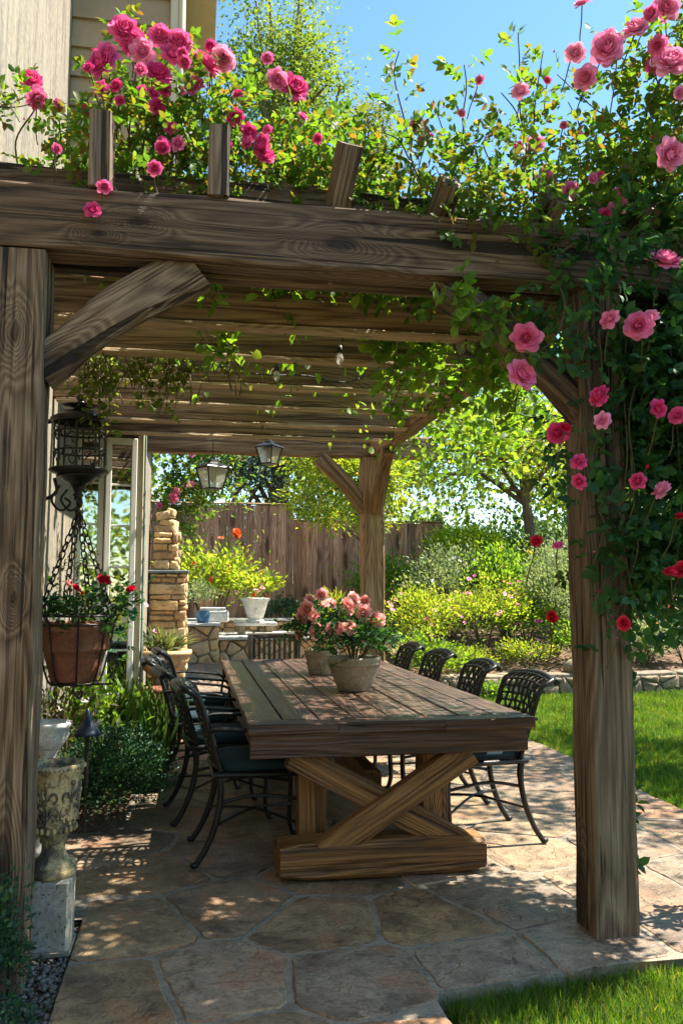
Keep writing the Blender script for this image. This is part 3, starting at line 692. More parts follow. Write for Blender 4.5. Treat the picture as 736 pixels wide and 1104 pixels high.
# stone chimney-like pillar at the house corner
t = thing('stone_pillar', 'stepped golden fieldstone pillar at the far corner of the house', 'pillar', (-.24, 8.8, 0))
def courses(w, H, rnd, lo, hi):
    out = []; v = 0.
    while v < H-.02:
        h = min(rnd.uniform(lo, hi), H-v)
        if H-v-h < .03: h = H-v
        u = 0.
        while u < w-.01:
            l = min(rnd.uniform(1.1, 3.2)*h+.04, w-u)
            if w-u-l < .05: l = w-u
            q = lambda: rnd.uniform(-.008, .008)
            if rnd.random() < .25 and h > .08:
                k = rnd.uniform(.4, .6)*h; out += [[(u, v), (u+l, v), (u+l, v+k+q()), (u, v+k+q())], [(u, v+k+.004), (u+l, v+k+.004), (u+l, v+h), (u, v+h)]]
            else: out.append([(u+q(), v+q()), (u+l+q(), v+q()), (u+l+q(), v+h+q()), (u+l*rnd.uniform(.3, .7), v+h+q()), (u+q(), v+h+q())])
            u += l
        v += h
    return out
def pillar(x0, x1, z0, z1, d, n, seed, part):
    W, H = x1-x0, z1-z0; rnd = random.Random(seed); st = MB()
    for face in range(2):
        w = W if face == 0 else d
        pl = (lambda u, v, h: Vector((x0+u, -h, z0+v))) if face == 0 else (lambda u, v, h: Vector((x1+h, u, z0+v)))
        s2 = stones(courses(w, H, rnd, .05, .125), pl, .005, .03, .005, .05, .010, seed+face, .006, .018, .010)
        b = len(st.v); st.v += s2.v; st.f += [[i+b for i in f] for f in s2.f]; st.sm += s2.sm; st.mi += s2.mi
    MB().box(((x0+x1)/2, d/2+.02, (z0+z1)/2), (W-.01, d-.01, H), None, .01).build('core', MORTAR, t)
    st.build(part, WALLST, t)
pillar(-.19, .185, .02, 1.52, .36, 26, 31, 'lower_stones')
pillar(-.16, .10, 1.555, 1.95, .30, 7, 37, 'upper_stones')
MB().box((-.002, .17, 1.537), (.42, .42, .03), None, .008).build('blue_slate_cap', plain('blue_slate', (.16, .20, .22), .6), t)
m = MB(); rr = random.Random(5)
for (x, z, w_, h_, a_) in ((-.03, 1.985, .25, .07, .05), (.00, 2.05, .20, .06, -.10), (-.05, 2.115, .20, .08, .22), (.03, 2.155, .11, .06, -.3)):
    q = stones([[(-w_/2, -.10), (w_/2-.03, -.12), (w_/2, .09), (-.02, .12), (-w_/2+.02, .10)]], lambda u, v, h: Vector((x+u*math.cos(a_)-h*math.sin(a_), .13+v, z+h_/2+h*math.cos(a_)+u*math.sin(a_))), .002, .03, .008, h_, .014, int(z*100), .008, .01, .02)
    b = len(m.v); m.v += q.v; m.f += [[k+b for k in f] for f in q.f]; m.sm += q.sm; m.mi += q.mi
m.build('loose_top_stones', WALLST, t)

def rock(name, label, p, r, sq, mat, seed):
    m = MB().sphere((0, 0, 0), r, 16, sq); rr = random.Random(seed); ph = [rr.uniform(0, 6) for _ in range(6)]
    m.v = [tuple(Vector(q)*(1+.10*math.sin(q[0]*2.7/r+ph[0])*math.sin(q[1]*2.4/r+ph[1])+.07*math.sin(q[2]*4.2/r+ph[2]+q[0]*2.1/r))) for q in m.v]
    o = m.build(name, mat); o.location = p
    return tag(o, label, 'rock')
rock('boulder', 'large flat grey boulder resting on top of the low retaining wall', (5.15, 10.28, .33), .30, (1.5, .9, .55), GREYST, 4)
rock('boulder', 'rounded tan stone lying in the mulch beside the lawn wall, left of the big boulder', (3.55, 10.6, .30), .15, (1.3, .9, .6), GREYST, 6)

# ------------------------------------------------------------------ dining table
TX0, TX1, TY0, TY1, TH = .265, 1.648, 3.895, 7.53, .735
tcx, tcy = (TX0+TX1)/2, (TY0+TY1)/2
table = thing('dining_table', 'long rustic plank dining table on heavy crossed timber trestles', 'table', (tcx, tcy, 0))
m = MB(); n = 8; W = (TX1-TX0)
for i in range(n):
    w = W/n; x = TX0+w*(i+.5)-tcx
    ys = [TY0+.135, TY1-.135]
    m.box((x, (ys[0]+ys[1])/2-tcy, TH-.0225+R.uniform(-.0015, .0015)), (w-.011, ys[1]-ys[0]-.006, .045), None, .005)
m.build('tabletop', W_TOP, table)
MB().box((0, 0, TH-.052), (W-.03, TY1-TY0-.03, .012), None, .002).build('underboard', W_TOPX, table)
for ye in (TY0+.066, TY1-.066):
    for (a, b) in ((TX0, TX0+.415), (TX0+.417, TX0+.93), (TX0+.932, TX1)): beam('end_board', (a, ye, TH-.025), (b, ye, TH-.025), .128, .05, W_TOPX, table, (0, 0, 1), .006, .002)
for (a, b) in (((TX0+.01, TY0+.05, .628), (TX1-.03, TY0+.05, .628)), ((TX0+.01, TY1-.05, .628), (TX1-.03, TY1-.05, .628)), ((TX0+.05, TY0+.08, .628), (TX0+.05, TY1-.08, .628)), ((TX1-.05, TY0+.08, .628), (TX1-.05, TY1-.08, .628))):
    beam('apron', a, b, .045, .11, W_TOPX, table, (0, 0, 1), .006, .003)
for yt, sg in ((4.07, 1), (7.28, -1)):
    beam('foot_beam', (.42, yt-.02*sg, .092), (1.41, yt-.02*sg, .092), .20, .165, W_LEG, table, (0, 0, 1), .02, .006, None, lambda t: .80+.20*min(1, min(t, 1-t)*9))
    beam('cross_brace', (.475, yt-.03*sg, .57), (1.30, yt-.03*sg, .125), .085, .125, W_LEG, table, (0, 0, 1), .008, .004)
    beam('cross_brace', (1.345, yt-.075*sg, .57), (.62, yt-.075*sg, .125), .085, .125, W_LEG, table, (0, 0, 1), .008, .004)
    for xx in (.60, 1.22): beam('leg', (xx, yt+.16*sg, .10), (xx, yt+.16*sg, .665), .14, .14, W_LEG, table, (0, 1, 0), .01, .004)
    beam('foot_block', (.42, yt+.16*sg, .06), (1.40, yt+.16*sg, .06), .16, .11, W_LEG, table, (0, 0, 1), .02, .005)
beam('stretcher', (.93, 4.30, .36), (.93, 7.05, .36), .09, .13, W_LEG, table, (0, 0, 1), .01, .005)

# ------------------------------------------------------------------ wrought chairs, facing +X
def make_chair(label, group):
    t = thing('iron_chair', label, 'chair', (0, 0, 0), 0, group)
    # back surface: u across -.5...5, v up 0..1
    def back(u, v, off=0.):
        z = .455+.425*v; x = -.215-.13*v-.035*math.sin(v*math.pi)*0+.05*(2*u)**2*.6 - (.055*max(0, (v-.80)/.2)**2)
        z -= .02*max(0, (v-.85)/.15)**2
        return Vector((x+off, u*(.44+.05*v), z+.02*(1-(2*u)**2)*v))
    m = MB()
    for i in range(9):
        u = -.46+.92*i/8
        m.tube([back(u, v/10, .006*math.sin(v*math.pi*.9+i*math.pi)) for v in range(11)], .0085, 5, True, True)
    for k in range(11):
        v = .04+.92*k/10
        m.tube([back(-.47+.94*i/16, v, .007*math.cos(i*math.pi/2*1+k*math.pi)) for i in range(17)], .0075, 5, True, True)
    m.build('back_lattice', IRON, t)
    m = MB(); path = [back(-.5, v/8) for v in range(9)]+[back(-.5+i/8, 1.0) for i in range(1, 8)]+[back(.5, 1-v/8) for v in range(9)]
    m.tube(path, .014, 8)
    m.tube([back(-.5+i/8, 1.0)+Vector((-.022, 0, -.012)) for i in range(9)], .017, 8)
    m.tube([back(-.5+i/8, 0.02) for i in range(9)], .012, 6)
    m.build('back_frame', IRON, t)
    # seat pan
    m = MB(); so = [(-.22, -.215), (.16, -.245), (.215, -.21), (.225, 0), (.215, .21), (.16, .245), (-.22, .215)]
    m.tube([(x, y, .435) for x, y in so]+[(so[0][0], so[0][1], .435)], .015, 8)
    for i in range(7): y = -.17+.34*i/6; m.tube([(-.215, y, .432), (.215, y, .432)], .007, 5)
    for i in range(6): x = -.15+.06*i; m.tube([(x, -.225, .428), (x, .225, .428)], .006, 5)
    m.build('seat', IRON, t)
    m = MB(); rings = []
    for (k, z) in ((.90, .446), (.985, .455), (1.0, .475), (.97, .492), (.85, .502), (.45, .507)):
        rings.append([(k*(a if abs(a) < .21 else .215*np.sign(a)), k*b, z) for a, b in [(.21*np.sign(math.cos(q))*abs(math.cos(q))**.45, .225*np.sign(math.sin(q))*abs(math.sin(q))**.45) for q in (2*math.pi*j/28+.01 for j in range(28))]])
    m.loft(rings, True, True); m.build('cushion', CUSH, t)
    for s in (-1, 1):
        m = MB().tube(smooth_path([(-.275, s*.235, .655), (-.17, s*.265, .665), (.02, s*.275, .65), (.13, s*.268, .635), (.175, s*.262, .60), (.165, s*.255, .56), (.15, s*.245, .435)], 5), .0135, 7, flat=.75)
        m.sphere((.178, s*.264, .62), .02, 8)
        m.build('armrest', IRON, t)
        m = MB().tube(smooth_path([(.195, s*.21, .44), (.225, s*.215, .38), (.232, s*.22, .25), (.225, s*.222, .10), (.245, s*.225, .012)], 5), [.019]*6+[.0165]*8+[.015]*7, 8)
        m.sphere((.25, s*.226, .016), .021, 8, (1.15, 1, .75)); m.build('leg', IRON, t)
        m = MB().tube(smooth_path([(-.20, s*.205, .45), (-.185, s*.21, .36), (-.205, s*.215, .22), (-.255, s*.22, .09), (-.305, s*.225, .014)], 5), [.019]*6+[.0165]*8+[.015]*7, 8)
        m.sphere((-.31, s*.226, .016), .021, 8, (1.15, 1, .75)); m.build('leg', IRON, t)
    m = MB()
    for s in (-1, 1): m.tube(smooth_path([(-.225, s*.21, .185), (0, 0, .215), (.225, -s*.215, .175)], 6), .0075, 6)
    m.tube(smooth_path([(.228, -.22, .36), (.235, 0, .385), (.228, .22, .36)], 5), .009, 6)
    for s in (-1, 1): m.tube(smooth_path([(-.195, s*.21, .30), (0, s*.212, .33), (.225, s*.217, .30)], 5), .009, 6)
    m.build('stretcher', IRON, t)
    return t
CG = 'wrought iron chairs around the dining table'
ch0 = make_chair('black iron lattice armchair at the near left corner of the table, seen side on', CG)
spots = [(.335, 4.50, 2, None), (.20, 5.28, 7, 'second black iron armchair from the front along the left side of the table'),
         (.10, 6.10, -5, 'third black iron armchair from the front along the left side of the table'),
         (.12, 6.98, 4, 'farthest black iron armchair along the left side of the table, by the stone pillar'),
         (1.555, 4.56, 183, 'black iron armchair with teal cushion at the near right corner, beside the front post'),
         (1.56, 5.42, 177, 'second black iron lattice armchair from the front along the right side of the table'),
         (1.565, 6.36, 181, 'third black iron lattice armchair from the front along the right side of the table'),
         (1.56, 7.22, 179, 'farthest black iron lattice armchair on the right, by the rear post and pots')]
for i, (x, y, a, lb) in enumerate(spots):
    o = ch0 if i == 0 else copy_tree(ch0)
    o.location = (x, y, .0); o.rotation_euler.z = rad(a)
    if lb: o['label'] = lb
# slatted chair at the far end of the table
t = thing('slatted_chair', 'dark slat-backed wooden chair at the far end of the table', 'chair', (.80, 7.98, 0))
SL = wood('dark_chair_wood', (.03, .026, .022), (.07, .06, .05), (.12, .10, .085), grey=.2)
for x in (-.235, .235):
    beam('rear_leg', (.80+x, 8.16, .0), (.80+x, 8.22, .915), .04, .045, SL, t, (0, 1, 0), .004, .001)
    beam('front_leg', (.80+x, 7.76, .0), (.80+x, 7.76, .44), .04, .045, SL, t, (0, 1, 0), .004, .001)
beam('top_rail', (.54, 8.22, .905), (1.06, 8.22, .905), .03, .055, SL, t)
beam('lower_rail', (.57, 8.20, .60), (1.03, 8.20, .60), .03, .05, SL, t)
for i in range(9): beam('back_slat', (.60+i*.05, 8.20, .62), (.60+i*.05, 8.218, .885), .024, .012, SL, t, (0, 1, 0), .002, .0005)
beam('seat', (.55, 7.97, .455), (1.05, 7.97, .455), .46, .03, SL, t)

# ------------------------------------------------------------------ helpers for plants
def plant_up(n, c, r, m, sig, shell=.35, up=.6):
    P, C, CC = ellip_clumps(n, c, r, m, sig, -.2, shell)
    D = nrm((P-np.array(c))*np.array([1, 1, .8])+np.array([0, 0, up])*np.mean(r)+G.normal(size=P.shape)*np.mean(r)*.55)
    return P, D, CC
def norms(n, up=1.0): return nrm(np.array([0, 0, up])+G.normal(size=(n, 3))*.55)
def shrub(name, label, cat, base, r, nleaf, size, mat, ratio=.55, kind='lo', nstem=6, flowers=(), sig=None, m=26, shell=.35, group=None, comp=False, up=.6, stem=STEM, squash=None):
    t = thing(name, label, cat, base, 0, group); c = (0, 0, r[2]*(.92 if name != 'groundcover' else .5))
    P, D, CC = plant_up(nleaf, c, r, m, sig or np.mean(r)*.24, shell, up)
    k = P[:, 2] > .01; P, D = P[k], D[k]; n = len(P)
    if comp: P, D, N, L = compound(P, D, norms(n), G.uniform(.75, 1.25, n)*size)
    else: N, L = norms(n), G.uniform(.6, 1.35, n)*size
    leaves('foliage', P, D, N, L, ratio, kind, mat, t)
    st = MB()
    for i in range(nstem):
        e = CC[i % len(CC)]; q = Vector((e[0]*.15, e[1]*.15, 0))
        st.tube(smooth_path([q, q.lerp(Vector(e), .5)+Vector((R.uniform(-.04, .04), R.uniform(-.04, .04), .05)), Vector(e)], 3), [.012*np.mean(r)/.4*(1-i_*.1) for i_ in range(7)], 5)
    st.build('stems', stem, t)
    for (mt, cnt, sz, kd) in flowers:
        for i in range(cnt):
            d = rnd_dir(1)[0]; d[2] = abs(d[2])*.9+.05; d[1] = -abs(d[1])*.8 if R.random() < .75 else d[1]
            p = np.array(base)+np.array(c)+d*np.array(r)*R.uniform(.92, 1.12)
            put_bloom(t, p, sz*R.uniform(.7, 1.25), mt, tuple(d*.6+np.array([0, -.3, .5])), kd, 'flower')
    return t

# ------------------------------------------------------------------ pots on the table
def pot_profile(rt, rb, h, rim):
    return [(rb*.5, .004), (rb*.92, .0), (rb, .008), (rb+(rt-rb)*.45, h*.38), (rb+(rt-rb)*.78, h*.66), (rt*.965, h-rim), (rt*.99, h-rim*.95), (rt*1.005, h-rim*.75), (rt*.985, h-rim*.55), (rt*1.0, h-rim*.5), (rt*1.025, h-rim*.2), (rt*1.01, h), (rt*.93, h), (rt*.90, h-.02), (rt*.86, h-.03)]
def potted_rose(label, p, rt, rb, h, rim, fr, blooms, nleaf):
    t = thing('potted_rose', label, 'potted plant', p)
    MB().lathe(pot_profile(rt, rb, h, rim), 40).build('pot', POTST, t)
    MB().lathe([(.001, h-.028), (rt*.5, h-.024), (rt*.9, h-.03)], 24).build('soil', SOIL, t)
    c = (0, 0, h+fr[2]*.48)
    P, D, CC = plant_up(int(nleaf*3.2), c, fr, 60, .04, .3); k = (P[:, 2] > h-.02) | (np.hypot(P[:, 0], P[:, 1]) > rt*1.06)
    P, D = P[k], D[k]; k = P[:, 2] > h*.6; P, D = P[k], D[k]
    P, D, N, L = compound(P, D, norms(len(P)), G.uniform(.75, 1.25, len(P))*.026)
    leaves('foliage', P, D, N, L, .66, 'rose', L_ROSE, t)
    st = MB()
    for i in range(7): e = CC[i]; st.tube(smooth_path([(e[0]*.2, e[1]*.2, h-.02), (e[0]*.6, e[1]*.6, h+(e[2]-h)*.6), tuple(e)], 4), .004, 5)
    for (u, v, s, dy) in blooms:
        b = at(u, v, p[1]+dy); r = s*depth(b)/F/2*1.3
        put_bloom(t, b, r, P_PEACH, to_cam(b)+Vector((0, 0, .5)))
        l = b-Vector(p); st.tube(smooth_path([(l.x*.3, l.y*.3, h), (l.x*.8, l.y*.8, h+(l.z-h)*.6), (l.x, l.y, l.z-.01)], 4), .003, 5)
    st.build('stems', STEM, t)
potted_rose('stoneware pot of peach pink roses standing nearest on the plank table', (.99, 5.12, TH), .165, .098, .205, .05, (.21, .19, .17),
            [(361, 677, 16, -.12), (378, 676, 16, -.14), (376, 653, 16, -.02), (391, 660, 17, -.1), (408, 667, 16, -.06), (383, 645, 14, .05), (392, 648, 12, .06), (398, 672, 12, .04), (370, 664, 12, 0)], 190)
potted_rose('smaller olive pot of peach roses standing behind the first on the table', (.945, 6.12, TH), .125, .095, .18, .04, (.25, .2, .22),
            [(330, 657, 17, -.12), (346, 641, 13, .02), (340, 679, 17, -.2), (349, 651, 11, -.1), (338, 664, 11, -.16), (326, 665, 13, -.08), (358, 650, 12, -.05), (322, 684, 9, -.05), (333, 646, 10, .05)], 200)

# ------------------------------------------------------------------ hanging basket by the wall
HB = Vector((-.605, 4.66, .87))
t = thing('hanging_planter', 'terracotta pot hanging in a black wire cradle with chains and red flowers', 'hanging planter', HB)
MB().lathe([(.06, .0), (.115, .0), (.122, .01), (.15, .12), (.158, .155), (.172, .16), (.178, .175), (.176, .26), (.186, .265), (.19, .28), (.19, .305), (.18, .31), (.165, .30), (.16, .27)], 40).build('pot', TERRA, t)
MB().lathe([(.001, .275), (.16, .27)], 20).build('soil', SOIL, t)
m = MB()
for q in range(8):
    a = q*math.pi/4+.2; c, s = math.cos(a), math.sin(a)
    m.tube(smooth_path([(.05*c, .05*s, -.012), (.125*c, .125*s, -.008), (.17*c, .17*s, .14), (.20*c, .20*s, .30), (.215*c, .215*s, .335), (.20*c, .20*s, .35)], 4), .0052, 6)
for (r, z) in ((.125, -.008), (.20, .30), (.205, .345)): m.tube([(r*math.cos(q*math.pi/18), r*math.sin(q*math.pi/18), z) for q in range(37)], .0055, 6)
for q in range(14):
    a = q*2*math.pi/14; m.tube([(.205*math.cos(a)+.028*math.cos(k*.7)*-math.sin(a), .205*math.sin(a)+.028*math.cos(k*.7)*math.cos(a), .375+.028*math.sin(k*.7)) for k in range(10)], .0038, 5)
m.build('wire_cradle', IRON, t)
m = MB().tube(smooth_path([(0, 0, -.012), (0, 0, -.06), (.03, 0, -.09), (.045, 0, -.065), (.03, 0, -.05)], 4), .006, 6)
m.tube([(-.11, 0, -.018), (.20, 0, -.018)], .006, 6); m.tube([(-.11, 0, -.018), (-.13, 0, .16), (-.20, .0, .34)], .006, 6)
m.build('hook', IRON, t)
def chain(name, a, b, r, parent, n=None):
    m = MB(); a, b = Vector(a), Vector(b); L = (b-a).length; n = n or int(L/(r*3.6)); d = (b-a).normalized(); s = d.orthogonal().normalized(); w = d.cross(s)
    for i in range(n):
        c = a+(b-a)*((i+.5)/n); x = s if i % 2 else w
        m.tube([c+d*math.cos(k*math.pi/5)*r*2.3+x*math.sin(k*math.pi/5)*r*1.25 for k in range(11)], r*.36, 5)
    return m.build(name, IRON, parent)
for q in range(4):
    a = q*math.pi/2+.5; chain('chain', (.20*math.cos(a), .20*math.sin(a), .345), (.0, .0, .90), .0125, t)
m = MB(); m.tube(smooth_path([(0, 0, .89), (0, 0, 1.02), (.02, 0, 1.05), (0, 0, 1.075), (-.02, 0, 1.05)], 4), .006, 6); m.sphere((0, 0, .95), .02, 8, (1, 1, 1.5)); m.sphere((0, 0, .90), .026, 8)
m.build('hanger', IRON, t)
P, C = clumps(190, [((-.15, .16), (-.15, .15), (.29, .42)), ((.08, .24), (-.16, .1), (.20, .44))], 18, .045)
D = nrm(P*np.array([1, 1, .3])+np.array([0, 0, .05])+G.normal(size=P.shape)*.1)
P, D, N, L = compound(P, D, norms(len(P)), G.uniform(.7, 1.3, len(P))*.030)
leaves('foliage', P, D, N, L, .8, 'rose', L_ROSE, t)
P, C = clumps(240, [((-.12, .12), (-.12, .12), (.36, .75))], 22, .03); k = np.hypot(P[:, 0], P[:, 1]) < .20*(1-(P[:, 2]-.34)/.62)+.02
P = P[k]; leaves('dry_foliage', P, rnd_dir(len(P)), norms(len(P)), .028, .5, 'lo', leafmat('dry_leaf', [(.10, .085, .035), (.15, .11, .05), (.06, .09, .03)], .3), t)
st = MB()
for (u, v, s, mt, kd) in ((113, 624, 17, P_RED, 'L2'), (141, 634, 12, P_RED, 'L1'), (83, 633, 13, P_RED, 'L3'), (75, 628, 9, P_PEACH, 'L1'), (90, 640, 9, P_ORG, 'L2')):
    b = at(u, v, 4.62); put_bloom(t, b, s*depth(b)/F/2, mt, Vector((.2, -.5, .7)), kd); l = b-HB
    st.tube(smooth_path([(l.x*.4, l.y*.4, .29), (l.x*.85, l.y*.85, .29+(l.z-.29)*.6), (l.x, l.y, l.z)], 4), .003, 5)
st.build('stems', STEM, t)

# ------------------------------------------------------------------ wall lantern on its bracket
LP = Vector((-.62, 4.72, 1.90))
t = thing('wall_lantern', 'large black wrought iron cage lantern bracketed on the stucco wall', 'lantern', LP)
m = MB(); HR = .135
for q in range(8):
    a = q*math.pi/4; c, s = math.cos(a), math.sin(a); m.tube([(HR*c, HR*s, .10), (HR*c, HR*s, .37)], .0055, 6)
    for k in range(2):   # scrolls between the bars
        z0_ = .13+.12*k; b = a+math.pi/8
        pts = []
        for i in range(12):
            th = i*.55; rr_ = .038*(1-i/14); ang = b+rr_*math.cos(th)*(1 if (q+k) % 2 else -1)/HR; pts.append((HR*math.cos(ang), HR*math.sin(ang), z0_+.05+rr_*1.3*math.sin(th)))
        m.tube(pts, .0042, 5)
for (r, z, w) in ((HR+.012, .375, .010), (HR+.004, .31, .006), (HR+.012, .10, .012), (HR, .205, .005), (.11, .07, .008)): m.tube([(r*math.cos(q*math.pi/18), r*math.sin(q*math.pi/18), z) for q in range(37)], w, 7)
m.build('cage', IRON, t)
MB().lathe([(.155, .375), (.160, .385), (.12, .41), (.075, .43), (.045, .435), (.04, .445), (.10, .452), (.105, .46), (.03, .475), (.018, .49), (.03, .505), (.012, .53), (.002, .535)], 32).build('roof', IRON, t)
MB().lathe([(.15, .10), (.152, .09), (.11, .075), (.07, .035), (.05, .03), (.03, .0), (.02, -.02), (.03, -.035), (.008, -.06), (.001, -.075)], 28).build('base', IRON, t)
m = MB()
m.tube([(-.30, .10, .37), (-.16, .02, .375)], .014, 8); m.tube(smooth_path([(-.30, .1, .02), (-.22, .05, -.06), (-.12, .02, -.02), (-.13, .02, .06)], 5), .010, 7)
for k in range(2): m.tube(smooth_path([(-.10+.04*k, .02, .02-.02*k), (-.14+.05*k, .01, -.06), (-.09+.05*k, .0, -.12), (-.04+.05*k, 0, -.08), (-.07+.05*k, 0, -.05)], 5), .007, 6)
m.tube([(-.297, .1, -.1), (-.297, .1, .46)], .022, 8, flat=.5); m.tube(smooth_path([(-.28, .08, .38), (-.22, .02, .45), (-.19, .0, .48), (-.21, .0, .50)], 5), .009, 6)
m.build('bracket', IRON, t)

# small glass lanterns hanging under the beams
def lantern(label, p, s, drop, group=None, tilt=0, warm=False):
    t = thing('glass_lantern', label, 'lantern', p, tilt, group)
    def sq(r, z): return [(r, r, z), (-r, r, z), (-r, -r, z), (r, -r, z)]
    fr = MB(); a, b, h = s*.5, s*.31, s*.86
    for (x, y) in ((1, 1), (-1, 1), (-1, -1), (1, -1)): fr.tube([(a*x, a*y, h), (b*x, b*y, 0)], s*.035, 5)
    for (r, z) in ((a, h), (b, 0)): q = sq(r, z); fr.tube(q+[q[0]], s*.04, 5)
    fr.build('frame', IRONR, t)
    gm = MB().loft([sq(b*.97, .005), sq(a*.97, h)], False); gm.build('glass', LGLASS, t)
    MB().loft([sq(a*1.16, h), sq(a*1.1, h+s*.05), sq(a*.45, h+s*.22), sq(a*.35, h+s*.24), sq(a*.30, h+s*.34), sq(a*.05, h+s*.40)], True).build('roof', IRON, t)
    MB().loft([sq(b*1.0, -s*.03), sq(b*1.0, .0)], True).build('base', IRON, t)
    m = MB().lathe([(s*.10, h*.72), (s*.12, h*.55), (s*.06, h*.35), (.002, h*.3)], 12); m.lathe([(s*.13, h*.72), (s*.13, h)], 12); m.build('bulb', TRIM, t)
    MB().tube([(0, 0, h+s*.38), (0, 0, h+s*.38+drop)], s*.02, 5).build('hanger', IRON, t)
    return t
b = at(229, 527, 7.30); lantern('four sided glass lantern hanging clear below the back beam, left of the other', b, .21, max(.05, 2.64-b.z-.21*1.24), None, .5)
b = at(290, 500, 7.30); lantern('bronze glass lantern tucked close under the back beam', b, .17, max(.03, 2.64-b.z-.17*1.24), None, .9)
b = at(503, 384, 3.95); lantern('small bright metal lantern hanging in the vines beside the front right brace', b, .10, max(.03, 2.66-b.z-.124), None, .4)
b = at(369, 342, 4.25)
t = thing('lantern_box', 'small black open-topped lamp box hung under the first rafters', 'lamp', b)
def sq(r, z): return [(r, r, z), (-r, r, z), (-r, -r, z), (r, -r, z)]
MB().loft([sq(.045, 0), sq(.062, .11), sq(.066, .112), sq(.066, .12), sq(.055, .12), sq(.05, .1)], True).build('body', IRON, t)
MB().tube([(0, 0, .1), (0, 0, 2.66-b.z)], .004, 5).build('hanger', IRON, t)
b = at(366, 388, 4.35)
# string lights
t = thing('string_lights', 'black cable of small bulbs looped under the pergola rafters', 'string lights', (.55, 5.0, 2.6))
def lp(u, v, y): return at(u, v, y)-Vector((.55, 5.0, 2.6))
cab = [lp(225, 330, 4.0), lp(262, 398, 4.75), lp(330, 405, 5.0), lp(372, 412, 5.0), lp(420, 400, 5.2), lp(470, 425, 5.4), lp(540, 405, 4.6)]
MB().tube(smooth_path(cab, 8), .005, 5).build('cable', WIRE, t)
for q in (lp(332, 390, 4.9), lp(298, 403, 4.9), lp(420, 408, 5.2), lp(460, 425, 5.4), lp(505, 414, 5.0), lp(366, 384, 4.4), lp(480, 440, 5.5)):
    m = MB(); m.lathe([(.001, .06), (.014, .058), (.016, .02), (.012, .018)], 10, q); bl = m.build('bulb', WIRE, t)
    MB().lathe([(.011, .02), (.021, -.005), (.022, -.02), (.012, -.042), (.001, -.048)], 10, q).build('glass', LGLASS, bl)
    MB().tube([q+Vector((0, 0, .06)), q+Vector((0, 0, .13))], .003, 4).build('wire', WIRE, bl)

# ------------------------------------------------------------------ front urn on its block
BL = (-.515, 3.47, 0)
t = thing('concrete_block', 'square pitted concrete plinth block beside the front left post', 'plinth', BL)
MB().box((0, 0, .128), (.165, .165, .265), None, .012).build('block', CONC, t)
MB().box((0, 0, -.004), (.178, .178, .02), None, .004).build('bedding_pad', MORTAR, t)
t = thing('garden_urn', 'old carved stone urn with dark weather stains, empty, on the concrete block', 'urn', (BL[0]+.006, BL[1], .2605))
def md(q, z): return .0022*math.sin(q*26) if z > .455 else 0
m = MB().lathe([(.02, 0), (.088, 0), (.094, .008), (.094, .03), (.086, .038), (.090, .05), (.084, .062), (.062, .075), (.048, .095), (.046, .13), (.055, .142), (.052, .15), (.062, .165), (.078, .19), (.088, .225), (.094, .30), (.100, .385), (.104, .43), (.113, .438), (.116, .452), (.113, .465), (.105, .468), (.095, .462), (.088, .42), (.075, .39), (.002, .385)], 56, (0, 0, 0), md)
m.build('bowl', URNST, t)
m = MB()
def onurn(a, z, off=.0): r = .081+.024*min(1, max(0, (z-.19)/.22)); return Vector(((r+off)*math.cos(a), (r+off)*math.sin(a), z))
for k in range(6):     # scrolled acanthus relief
    a0 = k*math.pi/3+.35
    m.tube([onurn(a0, .22+.16*i/8, .004) for i in range(9)], [.007*(1-.5*i/8) for i in range(9)], 6)
    m.sphere(onurn(a0, .395, .003), .011, 8)
    for s in (-1, 1):
        for (z0_, R0, n_) in ((.25, .036, 12), (.315, .030, 11), (.225, .022, 9)):
            pts = []
            for i in range(n_): th = i*.52; rr_ = R0*(1-i/(n_+3)); pts.append(onurn(a0+s*(.10+(R0-rr_*math.cos(th))/.095*.62), z0_+rr_*1.1*math.sin(th)+.015, .004))
            m.tube(pts, [.0058*(1-.4*i/n_) for i in range(n_)], 6)
m.build('scroll_relief', URNST, t)
m = MB()
for k in range(44): a = k*2*math.pi/44; m.sphere((.117*math.cos(a), .117*math.sin(a), .452), .0065, 6)
for k in range(22): a = k*2*math.pi/22; m.sphere(onurn(a, .198, .004), .010, 6, (.9, .9, 1.5))
m.build('bead_rim', URNST, t); t.scale = (.93, .93, .90)

# white birdbath pedestal behind
t = thing('white_pedestal', 'ornate white cast stone pedestal bowl half hidden behind the front left post', 'pedestal', (-.70, 4.5, .03)); t.scale = (.74, .74, 1.04)
MB().lathe([(.02, 0), (.10, 0), (.10, .03), (.07, .05), (.05, .08), (.042, .2), (.042, .45), (.06, .48), (.075, .50)], 28).build('column', WHITEST, t)
MB().lathe([(.07, .50), (.09, .515), (.125, .56), (.135, .60), (.15, .61), (.152, .625), (.14, .63), (.12, .60), (.01, .575)], 36, (0, 0, 0), lambda q, z: .006*math.sin(q*9) if .51 < z < .6 else 0).build('bowl', WHITEST, t)
t = thing('path_light', 'dark blue bell shaped metal path light on a thin post among the shrubs', 'path light', (-.56, 4.92, .03))
MB().tube([(0, 0, 0), (0, 0, .52)], .012, 8).build('post', IRONR, t)
MB().lathe([(.002, .66), (.012, .65), (.02, .60), (.03, .585), (.065, .535), (.075, .515), (.07, .515), (.02, .54)], 20).build('shade', plain('blue_black_metal', (.03, .045, .075), .35, .5, .4), t)

